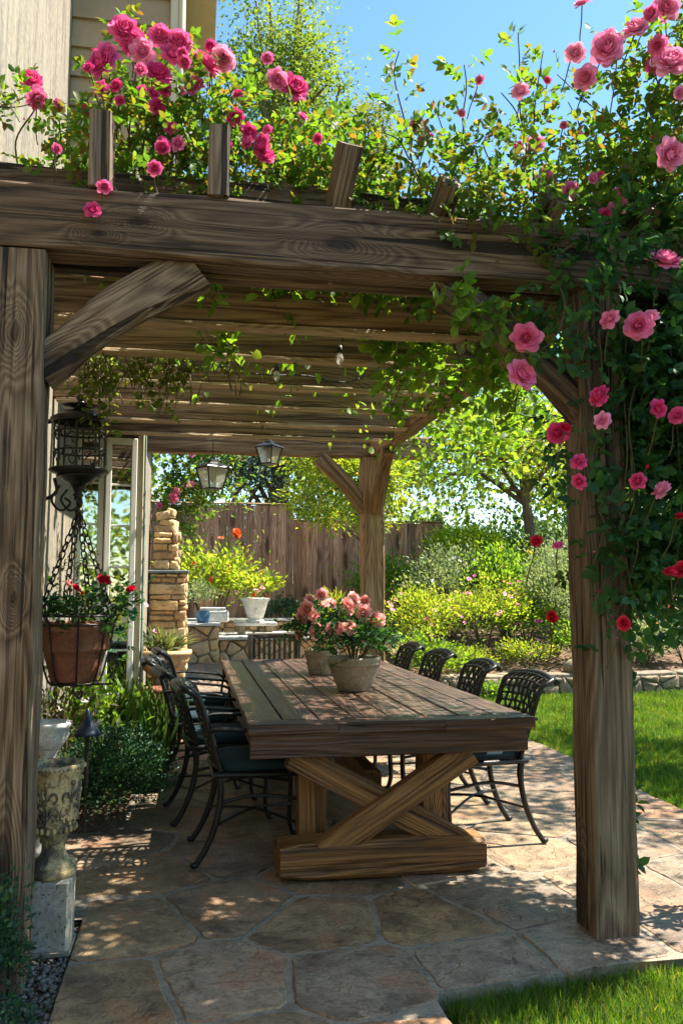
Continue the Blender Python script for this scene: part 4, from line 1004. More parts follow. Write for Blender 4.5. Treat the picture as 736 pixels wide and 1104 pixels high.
# stone bowl planter on its pedestal
t = thing('bowl_planter', 'carved buff stone bowl of spiky grey-green foliage on a rough stone base', 'planter', (-.255, 8.05, 0))
rr = random.Random(3); m = MB()
for k in range(16):
    a = k*2.4; z = .06+.034*k*.9; m.sphere((.12*math.cos(a)+rr.uniform(-.03, .03), .12*math.sin(a), z), .085, 8, (rr.uniform(.8, 1.4), rr.uniform(.8, 1.3), rr.uniform(.5, .8)))
m.build('rubble_base', GREYST, t)
MB().lathe([(.10, .44), (.13, .46), (.13, .52), (.09, .54), (.12, .57), (.20, .63), (.245, .71), (.25, .745), (.265, .75), (.265, .79), (.245, .795), (.22, .76), (.01, .75)], 40, (0, 0, 0), lambda q, z: .004*math.sin(q*14) if .6 < z < .74 else 0).build('bowl', WALLST, t)
n = 230; a = G.uniform(0, 6.28, n); P = np.stack([.12*np.cos(a)*G.uniform(0, 1, n), .12*np.sin(a)*G.uniform(0, 1, n), np.full(n, .77)], 1)
leaves('foliage', P, nrm(np.stack([np.cos(a)*.7, np.sin(a)*.7, np.ones(n)], 1)+G.normal(size=(n, 3))*.3), norms(n), G.uniform(.14, .30, n), .07, 'strap', leafmat('grey_spike_leaf', [(.09, .13, .07), (.14, .17, .10), (.06, .10, .05)], .3), t)
for (u, v) in ((168, 680), (172, 690), (150, 668), (158, 652)):
    put_bloom(t, at(u, v, 7.95), .03, P_PINK, (0, -.6, .6), 'F1', 'flower')
t = thing('terracotta_bowl', 'small brown terracotta bowl tucked under the carved stone planter', 'pot', (-.30, 7.60, .03))
MB().lathe([(.03, .30), (.05, .30), (.06, .32), (.05, .345), (.075, .37), (.105, .43), (.115, .47), (.10, .47), (.085, .43), (.01, .40)], 24).build('bowl', TERRA, t)
MB().lathe([(.07, 0), (.06, .05), (.05, .30)], 16).build('stand', GREYST, t)

# white urn planter on a slab bench, blue pot, far terrace
t = thing('slab_bench', 'low dark slab bench carrying the white urn on the pale terrace', 'bench', (.93, 12.55, .695))
MB().box((0, 0, .155), (.62, .40, .05), None, .01).build('top', SLABW, t)
for x in (-.2, .2): MB().box((x, 0, .065), (.10, .30, .13), None, .01).build('support', GREYST, t)
MB().box((.25, -.05, .018), (.55, .40, .035), None, .008).build('foot_slab', SLABW, t)
t = thing('white_urn_planter', 'white fluted urn of yellow-green foliage and coral blooms on the slab bench', 'planter', (.93, 12.5, .875))
MB().lathe([(.05, 0), (.13, 0), (.13, .03), (.10, .05), (.12, .07), (.165, .22), (.19, .30), (.215, .33), (.22, .355), (.19, .36), (.17, .33), (.01, .31)], 40, (0, 0, 0), lambda q, z: .005*math.sin(q*20) if .06 < z < .3 else 0).build('urn', WHITEST, t)
P, D, CC = plant_up(420, (.05, 0, .50), (.34, .26, .19), 16, .06, .2); k = P[:, 2] > .34; P, D = P[k], D[k]
leaves('foliage', P, D, norms(len(P)), G.uniform(.05, .10, len(P)), .65, 'lo', L_YEL, t)
for i in range(9): put_bloom(t, (.93+R.uniform(-.3, .2), 12.5-.12+R.uniform(-.15, .1), .875+R.uniform(.38, .62)), .045, R.choice([P_PEACH, P_ORG]), (0, -.5, .7), 'F2', 'flower')
t = thing('blue_pot', 'small blue glazed pot with silvery plant on the tall stone block', 'potted plant', (.16, 11.95, .891))
MB().lathe([(.03, 0), (.075, 0), (.095, .05), (.10, .12), (.085, .16), (.095, .17), (.08, .17), (.01, .15)], 28).build('pot', BLUEG, t)
P, D, CC = plant_up(320, (0, 0, .36), (.2, .2, .2), 14, .05, .2); k = P[:, 2] > .15
leaves('foliage', P[k], D[k], norms(k.sum()), .055, .5, 'lo', L_LIGHT, t)
t = thing('stone_block', 'pale cut stone block on the terrace corner beside the blue pot', 'stone block', (.32, 12.25, .891))
MB().box((0, 0, .085), (.42, .22, .17), None, .02).build('block', SLABW, t)
MB().box((-.02, .0, .19), (.36, .2, .035), None, .01).build('cap', WHITEST, t)

# ------------------------------------------------------------------ climbing roses and vines
def cane(p0, p1, sag=.1, jit=.06, n=4):
    p0, p1 = Vector(p0), Vector(p1); c = [p0]
    for i in range(1, n): t = i/n; c.append(p0.lerp(p1, t)+Vector((R.uniform(-jit, jit), R.uniform(-jit, jit), R.uniform(-jit, jit)+sag*math.sin(math.pi*t))))
    return smooth_path(c+[p1], 5)
def along(path, n, off=.03):
    A = np.array([tuple(p) for p in path]); i = G.integers(0, len(A)-1, n); t = G.uniform(0, 1, n)[:, None]
    T = nrm(A[i+1]-A[i]); P = A[i]*(1-t)+A[i+1]*t
    S = nrm(np.cross(T, rnd_dir(n))); return P+S*G.uniform(0, off, n)[:, None], nrm(S+T*.5+np.array([0, 0, .25]))
def climber(name, label, base, canes, dens, boxes, nbox, m, sig, size, mat, blooms=(), cat='climbing rose', ratio=.66, comp=True, kind='rose', cr=.006, keep=None, extra_mat=None):
    t = thing(name, label, cat, base); B = np.array(base); Ps, Ds = [], []
    st = MB()
    for (p, r) in canes:
        st.tube(p, [r*(1-.55*i/len(p)) for i in range(len(p))], 6)
        L = sum((Vector(p[i+1])-Vector(p[i])).length for i in range(len(p)-1)); n = int(L*dens)
        if n: q, d = along(p, n); Ps.append(q); Ds.append(d)
    if nbox:
        q, c = clumps(nbox, boxes, m, sig); Ps.append(q); Ds.append(nrm((q-c)+G.normal(size=q.shape)*.06+np.array([0, -.03, .0])))
        for i in range(0, min(m*2, 60)):   # twigs reaching into the leaf clumps
            st.tube(cane(c[i]-np.array([R.uniform(-.1, .1), 0, .18]), q[i], .03, .02, 3), .0028, 4)
    P, D = np.concatenate(Ps), np.concatenate(Ds)
    if keep is not None: k = keep(P); P, D = P[k], D[k]
    n = len(P)
    if comp: P, D, N, L = compound(P, D, norms(n, .6), G.uniform(.65, 1.25, n)*size)
    else: N, L = norms(n, .6), G.uniform(.6, 1.35, n)*size
    leaves('foliage', P-B, D, N, L, G.uniform(.85, 1.15, len(P))*ratio, kind, mat, t)
    for (u, v, s, y, mt, kd) in blooms:
        b = at(u, v, y); put_bloom(t, b, s*depth(b)/F/2*R.uniform(.92, 1.16), mt, to_cam(b)+Vector((0, 0, R.uniform(.1, .7))), kd)
        e = b-to_cam(b)*.02; g = e+Vector((R.uniform(-.05, .05), R.uniform(.03, .10), -R.uniform(.10, .18)))
        st.tube(cane(g, e, .0, .008, 3), .0026, 5)
    for i in range(10 if blooms and name == 'climbing_rose' else 0):
        pth = canes[R.randrange(len(canes))][0]; e = pth[-1]+Vector((R.uniform(-.05, .05), -.02, R.uniform(-.02, .05)))
        put_bloom(t, e, .013, blooms[0][4], (0, 0, 1), 'B1', 'rosebud')
    st.v = [(x-B[0], y-B[1], z-B[2]) for x, y, z in st.v]
    st.build('canes', STEM, t)
    return t
H, Pk, Dp, Rd = P_HOT, P_PINK, P_DEEP, P_RED
L = 'L1'
# -- over the left of the beam, against the house
bl = [(135, 30, 34), (107, 66, 36), (117, 57, 26), (142, 44, 28), (173, 37, 26), (193, 44, 32), (186, 56, 24), (171, 76, 32), (224, 67, 32), (207, 91, 27), (227, 49, 15), (319, 93, 28), (281, 156, 25), (287, 167, 22), (266, 152, 17), (269, 141, 18), (254, 126, 19), (342, 149, 13), (327, 125, 12), (115, 166, 19), (167, 181, 17), (113, 201, 17), (100, 225, 17), (62, 160, 13), (175, 158, 15), (256, 100, 13), (288, 139, 12), (97, 120, 14), (166, 100, 12)]
bloomsA = [(u, v, s*1.15, 3.38 if v < 130 else 3.22 if v < 175 else 3.08, H if R.random() < .8 else Dp, 'L%d' % R.randint(1, 3)) for u, v, s in bl]
for i in range(20):
    bloomsA.append((R.gauss(190, 75), R.uniform(50, 165), R.uniform(12, 21), 3.32, R.choice([H, H, Dp, Pk]), 'L%d' % R.randint(1, 3)))
bloomsA += [(153, 54, 30, 3.36, Pk, 'L2'), (241, 64, 28, 3.36, Pk, 'L1'), (300, 85, 28, 3.36, Pk, 'L3'), (35, 84, 26, 3.3, P_DEEP, 'L2'), (41, 107, 26, 3.3, Pk, 'L3')]
cs = [(cane((-.80, 4.1, 0.03), (-.84, 3.9, 2.95), 0, .03), .016), (cane((-.83, 3.9, 2.9), (-.5, 3.5, 3.35), .1, .05), .008)]
for (u, v) in ((107, 66), (135, 30), (173, 40), (224, 67), (310, 90), (35, 90), (280, 150), (193, 50), (250, 105), (330, 140), (60, 130), (160, 120), (205, 95)):
    e = at(u, v, 3.55); g = at(u+R.uniform(-30, 30), 195, 3.6); cs.append((cane(g, e, .04, .04), .0045))
cs.append((cane(at(-40, 130, 3.3), at(34, 112, 3.25), .03, .02), .004)); cs.append((cane(at(-40, 110, 3.3), at(22, 132, 3.25), .03, .02), .004))
ROSE_A = climber('climbing_rose', 'magenta climbing rose sprawling over the left end of the front beam against the house', (-.80, 4.1, 0), cs, 40,
        [((-.55, .75), (3.36, 3.95), (2.95, 3.28)), ((-.35, .55), (3.4, 3.9), (3.2, 3.42))], 1750, 90, .075, .038, L_ROSEB, bloomsA)
# -- middle and right above the beam, against the sky
bl = [(449, 134, 22), (459, 148, 21), (516, 86, 13), (588, 193, 27), (560, 158, 15), (679, 180, 25), (607, 135, 11), (590, 86, 10), (497, 122, 10)]
bloomsB = [(u, v, s, 3.25, Pk if R.random() < .5 else Dp, 'L%d' % R.randint(1, 3)) for u, v, s in bl]
big = [(724, 166, 38), (630, 83, 33), (654, 49, 48), (620, 56, 25), (685, 28, 32), (724, 63, 46), (718, 6, 36), (708, 49, 24), (627, 2, 21), (700, 14, 22), (733, 100, 18)]
for i in range(12):
    bloomsB.append((R.uniform(560, 735), R.uniform(60, 235), R.uniform(12, 24), 3.1, R.choice([Dp, Pk, Pk]), 'L%d' % R.randint(1, 3)))
bloomsB += [(u, v, s, 2.86, Pk, 'L%d' % R.randint(1, 3)) for u, v, s in big]
cs = []
for (a, b_) in (((435, 235), (430, 55)), ((470, 230), (405, 140)), ((500, 228), (500, 70)), ((535, 230), (470, 120)), ((560, 215), (558, 35)), ((575, 225), (585, 55)), ((600, 220), (540, 100)), ((620, 230), (612, 110)), ((640, 235), (665, 60)), ((655, 235), (700, 90)), ((690, 240), (726, 60)), ((600, 235), (640, 150)), ((420, 235), (385, 165)), ((640, 230), (690, 170)), ((530, 235), (525, 150)), ((736, 200), (600, 80)), ((736, 140), (655, 40))):
    cs.append((cane(at(a[0], a[1], 3.5), at(b_[0], b_[1], 3.2), .05, .045), .0048))
cs += [(cane((2.36, 3.4, 0), (2.25, 3.35, 2.9), 0, .05), .018), (cane((2.2, 3.4, 2.8), (.7, 3.6, 3.0), .15, .05), .009), (cane((2.3, 3.35, 2.8), (2.1, 3.1, 3.9), .1, .06), .010)]
climber('climbing_rose', 'pale pink climbing rose with long shoots above the right half of the front beam', (2.36, 3.4, 0), cs, 40,
        [((.70, 1.9), (3.33, 4.1), (2.85, 3.08)), ((1.75, 2.6), (3.0, 3.6), (2.9, 3.3)), ((1.9, 2.3), (2.95, 3.3), (3.3, 3.8)), ((1.1, 2.1), (3.0, 3.2), (2.85, 3.05)), ((.85, 2.2), (3.0, 3.7), (2.86, 3.12))], 3000, 150, .075, .040, L_ROSEB, bloomsB)
# -- the dark mass round the right post
bl = [(567, 364, 41, Pk), (564, 402, 34, Pk), (656, 343, 25, Pk), (688, 350, 32, Pk), (700, 340, 22, Pk), (644, 426, 29, Dp), (649, 453, 21, Pk), (600, 466, 28, Dp), (710, 440, 25, Dp), (729, 447, 22, Dp), (624, 497, 21, Dp), (623, 519, 21, Dp), (686, 518, 21, Dp), (712, 527, 24, Pk), (717, 278, 38, Pk), (601, 587, 16, H), (577, 583, 15, Rd), (594, 665, 14, Rd), (672, 672, 17, Rd), (722, 615, 17, Rd), (734, 613, 19, Rd), (645, 637, 9, Rd), (697, 503, 12, Rd), (610, 460, 14, Rd), (733, 555, 14, Rd)]
bloomsC = [(u, v, s, 2.85 if u > 600 else 2.96, mt, 'L%d' % R.randint(1, 3) if s > 13 else 'B1') for u, v, s, mt in bl]
cs = [(cane((1.765, 3.42, 0), (1.80, 3.36, 2.8), 0, .012, 5), .015), (cane((2.5, 3.4, 0), (2.3, 3.25, 2.7), 0, .05, 5), .014)]
for (x, y, z0_, x1_, y1_, z1_) in ((1.75, 3.08, 2.5, 1.72, 3.05, 1.25), (1.8, 3.05, 2.3, 1.65, 3.06, 1.15), (1.6, 3.06, 2.4, 1.50, 3.04, 1.75), (1.9, 3.05, 2.4, 1.95, 3.0, 1.1), (1.5, 3.05, 2.75, 1.28, 3.03, 2.25), (1.72, 3.05, 1.9, 1.55, 3.06, 1.45), (2.05, 3.1, 2.5, 2.15, 3.0, 1.15), (1.7, 3.07, 1.6, 1.62, 3.08, 1.12)):
    cs.append((cane((x, y, z0_), (x1_, y1_, z1_), .0, .06), .005))
climber('climbing_rose', 'dense dark-leaved pink rose wrapped round the front right post', (1.765, 3.42, 0), cs, 40,
        [((1.50, 2.5), (2.97, 3.10), (2.25, 2.95)), ((1.80, 2.6), (2.97, 3.6), (1.45, 2.4)), ((1.72, 2.1), (3.0, 3.3), (1.25, 1.7)), ((1.60, 1.85), (3.0, 3.1), (1.75, 2.3)), ((1.85, 2.9), (3.1, 4.0), (2.0, 2.95)), ((1.5, 1.95), (2.97, 3.08), (1.9, 2.9))], 6400, 270, .065, .048, L_ROSE, bloomsC,
        keep=lambda P: ~((np.abs(P[:, 0]-1.66) < .10) & (P[:, 1] > 3.13) & (P[:, 1] < 3.35) & (P[:, 2] < 2.65)))
# -- vines through the pergola roof
cs = []
def rv(x0, x1, y0, y1, z0, z1): return (R.uniform(x0, x1), R.uniform(y0, y1), R.uniform(z0, z1))
for i in range(26): cs.append((cane(rv(-.5, 1.2, 3.45, 7.2, 2.80, 2.9), rv(.2, 1.9, 3.5, 7.4, 2.80, 2.92), .03, .05), .006))
for (u0, v0, u1, v1, y) in ((225, 300, 250, 360, 4.15), (235, 300, 205, 345, 4.15), (250, 295, 270, 340, 4.2), (205, 310, 245, 375, 4.1), (290, 300, 320, 345, 3.9), (415, 315, 400, 380, 4.2), (430, 310, 425, 420, 4.25), (450, 310, 470, 420, 4.3), (470, 315, 445, 395, 4.2), (490, 320, 500, 410, 4.2), (510, 330, 480, 440, 4.7), (530, 340, 525, 420, 4.0), (455, 320, 420, 450, 5.2), (545, 330, 560, 460, 4.4), (270, 292, 300, 312, 3.7), (330, 292, 350, 318, 3.7), (380, 298, 420, 330, 3.8), (440, 300, 460, 345, 3.8), (220, 292, 235, 330, 3.75), (475, 305, 505, 345, 3.06), (500, 310, 535, 365, 3.05), (530, 320, 560, 400, 3.05), (400, 310, 440, 350, 4.0), (500, 330, 540, 380, 3.9), (360, 305, 385, 335, 3.9)):
    for _ in range(4): cs.append((cane(at(u0+R.uniform(-14, 14), v0, y), at(u1+R.uniform(-14, 14), v1+R.uniform(-10, 10), y), 0, .03), .003))
climber('climbing_vine', 'bright green vine woven through the pergola rafters and hanging on the right', (1.76, 7.86, 0), cs+[(cane((1.76, 7.86, 0), (1.74, 7.82, 2.85), 0, .01, 5), .014)], 46,
        [((-.5, 1.7), (3.42, 5.2), (2.80, 2.95)), ((.2, 2.3), (4.6, 7.4), (2.80, 2.95)), ((1.15, 1.9), (3.7, 5.4), (2.42, 2.8)), ((1.75, 2.5), (3.6, 7.4), (2.3, 2.9))], 3900, 260, .095, .056, L_VINE, (), 'vine', .8, False, 'rose')
cs = []
for (u0, v0, u1, v1) in ((95, 370, 90, 430), (120, 370, 115, 450), (140, 372, 150, 440), (165, 372, 160, 430), (190, 372, 195, 420), (215, 375, 205, 410), (235, 378, 240, 400), (105, 390, 80, 420), (150, 380, 130, 420), (180, 385, 175, 450), (100, 400, 110, 470)):
    for _ in range(3): cs.append((cane(at(u0+R.uniform(-10, 10), v0, 4.55), at(u1+R.uniform(-12, 12), v1, 4.6), 0, .03), .003))
climber('climbing_vine', 'dull olive vine hanging in a curtain over the wall lantern on the left', (-.86, 4.9, 0), cs+[(cane((-.86, 4.9, 0.03), (-.85, 4.7, 2.85), 0, .03, 5), .012), (cane((-.85, 4.7, 2.75), (.35, 4.5, 2.68), 0, .04, 5), .008)], 60,
        [((-.75, .25), (4.5, 4.75), (2.55, 2.75))], 260, 40, .05, .040, leafmat('olive_vine_leaf', [(.09, .15, .04), (.12, .18, .05), (.15, .19, .07), (.07, .115, .04), (.17, .14, .06)], .45), (), 'vine', .75, False, 'rose')
climber('climbing_rose', 'rose vine with small pink flowers trained up the far corner of the house', (-.30, 9.5, .09), [(cane((-.3, 9.5, .09), (-.25, 9.4, 3.2), 0, .05), .02), (cane((-.3, 9.4, 2.9), (.55, 9.3, 2.85), .1, .08), .012), (cane((-.3, 9.4, 2.6), (.15, 9.3, 2.2), .1, .08), .010)], 60,
        [((-.45, .45), (9.2, 9.6), (2.3, 3.35)), ((-.35, .20), (9.2, 9.5), (1.95, 2.6))], 850, 50, .11, .045, L_ROSEB,
        [(u, v, s, 9.15, mt, 'F1') for u, v, s, mt in ((215, 475, 15, P_PINK), (218, 472, 12, P_HOT), (206, 490, 9, P_PINK), (206, 522, 13, P_PINK), (187, 537, 14, P_HOT), (190, 530, 11, P_PINK), (163, 497, 9, P_PINK), (172, 545, 10, P_HOT), (159, 512, 9, P_PINK))])

# ------------------------------------------------------------------ trees
def tree(label, base, h, crown, nleaf, size, mat, bark=BARK, r0=.12, lean=(0, 0), nb=9, m=60, sig=.22, cat='tree', name='tree', ratio=.5, fork=.45, shell=.35, group=None, flat=.7):
    t = thing(name, label, cat, base, 0, group); c, r = crown
    top = Vector((lean[0], lean[1], h)); tr = MB()
    tp = smooth_path([(0, 0, -.1), (lean[0]*.2+R.uniform(-.05, .05), lean[1]*.2, h*.3), (lean[0]*.55+R.uniform(-.06, .06), lean[1]*.6, h*.65), tuple(top)], 6)
    tr.tube(tp, [r0*(1.35 if i == 0 else 1)*(1-.62*i/len(tp)) for i in range(len(tp))], 10)
    tr.build('trunk', bark, t)
    P, C, CC = ellip_clumps(nleaf, c, r, m, sig, -.7, shell)
    br = MB()
    for i in range(nb*2):
        e = Vector(CC[i % m]); k = R.uniform(fork, .98); q = tp[min(len(tp)-1, int(k*len(tp)))]
        br.tube(smooth_path([q, q.lerp(e, .45)+Vector((R.uniform(-.1, .1), R.uniform(-.1, .1), .12*r[2])), e], 4), [r0*.34*(1-.085*j) for j in range(9)], 6)
    br.build('branches', bark, t)
    D = nrm((P-C)+np.array([0, 0, -.02])+G.normal(size=P.shape)*sig*.6); n = len(P)
    leaves('crown', P, D, norms(n), G.uniform(.65, 1.35, n)*size, ratio, 'lo', mat, t)
    return t
tree('tall slender leafy tree rising behind the fence, left of the two against the sky', (1.75, 17.2, .9), 9.5, ((0, 0, 10.6), (1.35, 1.3, 3.6)), 15000, .10, L_TREE, r0=.2, nb=16, m=110, sig=.24)
tree('thin pale tree top right of the taller tree against the sky', (4.0, 18.6, .9), 9.0, ((0, 0, 9.4), (.85, .8, 2.9)), 6500, .10, leafmat('pale_tree_leaf', [(.09, .13, .06), (.12, .155, .07), (.07, .105, .05)], .42), r0=.15, nb=14, m=70, sig=.20)
tree('dense dark blue-green conifer directly behind the taller fence', (1.6, 16.4, .9), 3.6, ((0, 0, 2.3), (1.9, 1.0, 2.5)), 17000, .10, L_CON, r0=.16, nb=14, m=140, sig=.20, name='conifer', cat='conifer', ratio=.3, shell=.5)
tree('leaning brown trunk tree with airy yellow-green crown behind the flower bed', (5.90, 13.7, .75), 3.5, ((-.95, .3, 3.2), (2.2, 1.2, 1.55)), 15000, .085, L_YEL, r0=.13, lean=(-.35, .1), nb=12, m=90, sig=.20, fork=.62)
tree('small topiary tree with bright lime flat crown on a grey trunk', (4.66, 13.6, .77), 1.15, ((-.12, 0, 1.36), (.66, .5, .26)), 6500, .05, leafmat('lime_leaf', [(.20, .30, .02), (.26, .34, .03), (.15, .25, .02)], .45), BARKG, r0=.13, nb=8, m=60, sig=.08, shell=.45, name='topiary', cat='topiary', fork=.7)
tree('drooping yellow-green tree hanging over the lower fence behind the rear post', (2.62, 11.7, .4), 2.6, ((-.55, -.3, 2.4), (.95, .7, .95)), 9000, .07, L_YEL, r0=.06, lean=(-.3, -.1), nb=12, m=60, sig=.13)
tree('orchard tree with loose green crown at the right edge beyond the lawn wall', (9.4, 13.6, .7), 3.2, ((0, 0, 3.4), (2.0, 1.6, 1.9)), 9000, .09, L_TREE, r0=.13, nb=12, m=80, sig=.25)
tree('broad green tree added out of view right of the lawn to cast shade', (7.4, 6.2, -.06), 3.3, ((-.6, 0, 4.4), (2.2, 2.2, 1.6)), 7000, .10, L_TREE, r0=.16, nb=12, m=60, sig=.27)  # out of view, added to throw dappled shade on lawn and patio
# ------------------------------------------------------------------ shrubs and beds
shrub('shrub', 'bright yellow-green rose bush in front of the fence, left of the white urn', 'shrub', (.30, 13.15, .70), (.72, .5, .78), 2300, .085, L_YEL, .62, sig=.14, m=34, flowers=((P_ORG, 4, .05, 'F1'),))
put_b = shrub('rose_bush', 'thin rose stem with one coral bloom beside the fence', 'rose', (1.02, 13.0, .70), (.16, .12, .75), 60, .06, L_YEL, .6, nstem=3)
put_bloom(put_b, at(256, 575, 12.95), .10, P_ORG, (0, -.8, .5), 'L1', 'flower')
shrub('shrub', 'dark blue-green low shrub at the fence foot behind the white urn', 'shrub', (1.55, 14.0, .78), (.55, .3, .22), 1500, .05, L_TEAL, .5, sig=.08)
shrub('grassy_shrub', 'lime yellow grassy tuft behind the far end of the table', 'shrub', (2.05, 12.2, .55), (.36, .3, .30), 1700, .14, leafmat('lime_grass_leaf', [(.24, .28, .02), (.30, .32, .03), (.18, .24, .02)], .45), .10, 'strap', sig=.10, up=1.6)
shrub('shrub', 'yellow-green perennial with pink flower spikes beside the rear post', 'perennial', (3.05, 10.9, .36), (.62, .45, .52), 2600, .055, L_YEL, .5, sig=.12, m=36, flowers=((P_PINK, 10, .035, 'F2'), (P_PEACH, 8, .035, 'F1'), (P_YEL, 6, .03, 'F2')))
shrub('shrub', 'loose flowering perennial of yellow and pink in the middle of the bed', 'perennial', (4.05, 11.3, .42), (.66, .5, .62), 2700, .055, L_YEL, .5, sig=.12, m=38, flowers=((P_PINK, 14, .04, 'F1'), (P_HOT, 6, .035, 'F2'), (P_YEL, 6, .035, 'F2')))
shrub('shrub', 'silvery white-leaved tall shrub behind the flowers in the bed', 'shrub', (3.95, 12.6, .62), (.66, .5, .76), 4200, .06, L_LIGHT, .45, sig=.13, m=40, flowers=((P_WHITE, 14, .035, 'F2'),))
shrub('shrub', 'fresh green shrub with one yellow bloom behind the flowering perennials', 'shrub', (4.80, 12.4, .6), (.66, .5, .74), 3600, .075, L_VINE, .55, sig=.13, m=34, flowers=((P_YEL, 1, .07, 'F1'), (P_HOT, 4, .04, 'F1')))
shrub('shrub', 'pale feathery upright shrub just left of the front right post', 'shrub', (5.10, 11.3, .42), (.42, .38, .80), 3600, .055, L_LIGHT, .4, sig=.11, m=30, flowers=((P_WHITE, 6, .03, 'F2'),))
shrub('shrub', 'low yellow-green edging plant along the mulch bed', 'perennial', (3.55, 10.45, .27), (.34, .24, .15), 1100, .05, L_YEL, .45, sig=.07, m=18)
shrub('shrub', 'low lime edging plant in the mulch near the lawn wall', 'perennial', (4.45, 10.75, .32), (.42, .26, .16), 1100, .05, L_YEL, .45, sig=.07, m=18)
shrub('shrub', 'pale flowered low shrub with orange blooms, just right of the front right post', 'perennial', (6.10, 10.62, .30), (.36, .26, .32), 1700, .05, L_LIGHT, .45, sig=.09, m=22, flowers=((P_WHITE, 10, .03, 'F1'), (P_ORG, 5, .035, 'F2')))
shrub('shrub', 'dark teal shrub with red flowers at the right edge of the photo', 'shrub', (6.6, 11.4, .42), (.7, .5, .48), 3000, .06, L_TEAL, .5, sig=.13, m=34, flowers=((P_RED, 12, .05, 'F1'), (P_PINK, 6, .04, 'F1')))
shrub('shrub', 'green shrub standing behind the red flowered one at the right edge', 'shrub', (6.9, 12.8, .65), (.9, .6, .85), 3200, .08, L_TREE, .5, sig=.16, m=36)
shrub('shrub', 'tall bluish green shrub behind the rose wrapped post', 'shrub', (5.9, 12.4, .60), (.6, .5, .95), 2600, .07, L_LIGHT, .45, sig=.15, m=36)
shrub('shrub', 'low deep green plant with coral blooms behind the big boulder', 'perennial', (5.25, 10.85, .33), (.40, .28, .30), 1700, .055, L_VINE, .5, sig=.09, m=24, flowers=((P_ORG, 5, .035, 'F2'), (P_RED, 4, .035, 'F2')))
shrub('shrub', 'teal-leaved low plant with pink flowers on the wall bed at the far right', 'perennial', (6.75, 10.7, .31), (.42, .28, .32), 1800, .055, L_TEAL, .5, sig=.09, m=24, flowers=((P_PINK, 7, .035, 'F2'), (P_RED, 5, .035, 'F2')))
shrub('shrub', 'leafy mid-green perennial with magenta blooms filling the bed right of the flowering ones', 'perennial', (4.75, 11.5, .46), (.5, .4, .42), 2300, .06, L_VINE, .5, sig=.11, m=30, flowers=((P_HOT, 8, .04, 'F1'), (P_WHITE, 4, .03, 'F2')))
shrub('shrub', 'low green filler plant in front of the yellow perennials, behind the right-hand chairs', 'perennial', (2.95, 10.25, .22), (.45, .25, .30), 1600, .055, L_VINE, .5, sig=.09, m=22, flowers=((P_PINK, 5, .03, 'F2'),))
shrub('shrub', 'tall green shrub standing against the lower fence', 'shrub', (3.3, 13.6, .75), (.6, .4, .6), 2600, .07, L_VINE, .5, sig=.14, m=34)
shrub('shrub', 'dark rose bush with pink blooms in front of the ivy hedge', 'shrub', (5.6, 13.9, .78), (.7, .4, .75), 3000, .07, L_ROSEB, .55, sig=.14, m=36, flowers=((P_PINK, 8, .05, 'F1'),))
shrub('shrub', 'small yellow-green plant at the foot of the lawn wall', 'perennial', (5.25, 9.95, -.0), (.14, .10, .10), 260, .05, L_YEL, .4, sig=.04, m=8)
shrub('shrub', 'small plant at the wall foot behind the near right chair', 'perennial', (3.6, 9.9, -.0), (.2, .12, .11), 300, .05, L_VINE, .45, sig=.04, m=8)
# left border
shrub('groundcover', 'dense dark teal small-leaved mound spilling onto the flagstones by the urn', 'shrub', (-.50, 5.47, .03), (.34, .58, .28), 12500, .024, L_TEAL, .6, sig=.055, m=150, shell=.7, nstem=12)
shrub('groundcover', 'dark green small-leaved creeper at the foot of the front left post', 'shrub', (-.68, 2.99, -.03), (.15, .10, .34), 4200, .021, L_TEAL, .6, sig=.035, m=90, shell=.5, nstem=10)
shrub('groundcover', 'sparse low sprigs of the creeper trailing over the gravel', 'shrub', (-.58, 2.80, -.03), (.13, .20, .06), 900, .018, L_TEAL, .6, sig=.03, m=22, shell=.3)
def strapc(label, base, n, Lr, mat, sp=.10, w=.055):
    t = thing('strap_leaf_plant', label, 'plant', base); a = G.uniform(0, 6.28, n); q = G.uniform(0, 1, n)
    P = np.stack([sp*q*np.cos(a), sp*q*np.sin(a), np.full(n, .0)], 1); D = nrm(np.stack([np.cos(a)*.75*q, np.sin(a)*.75*q, np.ones(n)], 1)+G.normal(size=(n, 3))*.16)
    N = nrm(np.stack([-np.cos(a)*.8, -np.sin(a)*.8, np.full(n, .5)], 1)+G.normal(size=(n, 3))*.1)
    leaves('foliage', P, D, -N, G.uniform(*Lr, n), w, 'strap', mat, t); return t
strapc('bright green strap-leaved clump behind the dark mound by the path', (-.40, 6.15, .03), 260, (.42, .72), L_STRAP, .18)
strapc('yellower strap-leaved clump nearest the stone planter', (-.36, 6.75, .03), 170, (.34, .56), L_STRAP, .15)
shrub('shrub', 'leafy green plant under the hanging basket beside the wall', 'perennial', (-.66, 5.9, .03), (.24, .3, .40), 700, .06, L_VINE, .5, sig=.09, m=20, flowers=((P_WHITE, 3, .03, 'F1'),))
shrub('shrub', 'dusky reddish-leaved plant low against the wall behind the pedestal', 'perennial', (-.78, 5.4, .03), (.12, .25, .44), 400, .045, leafmat('dusky_leaf', [(.08, .05, .035), (.06, .07, .035), (.10, .06, .04)], .3), .5, sig=.07, m=16)
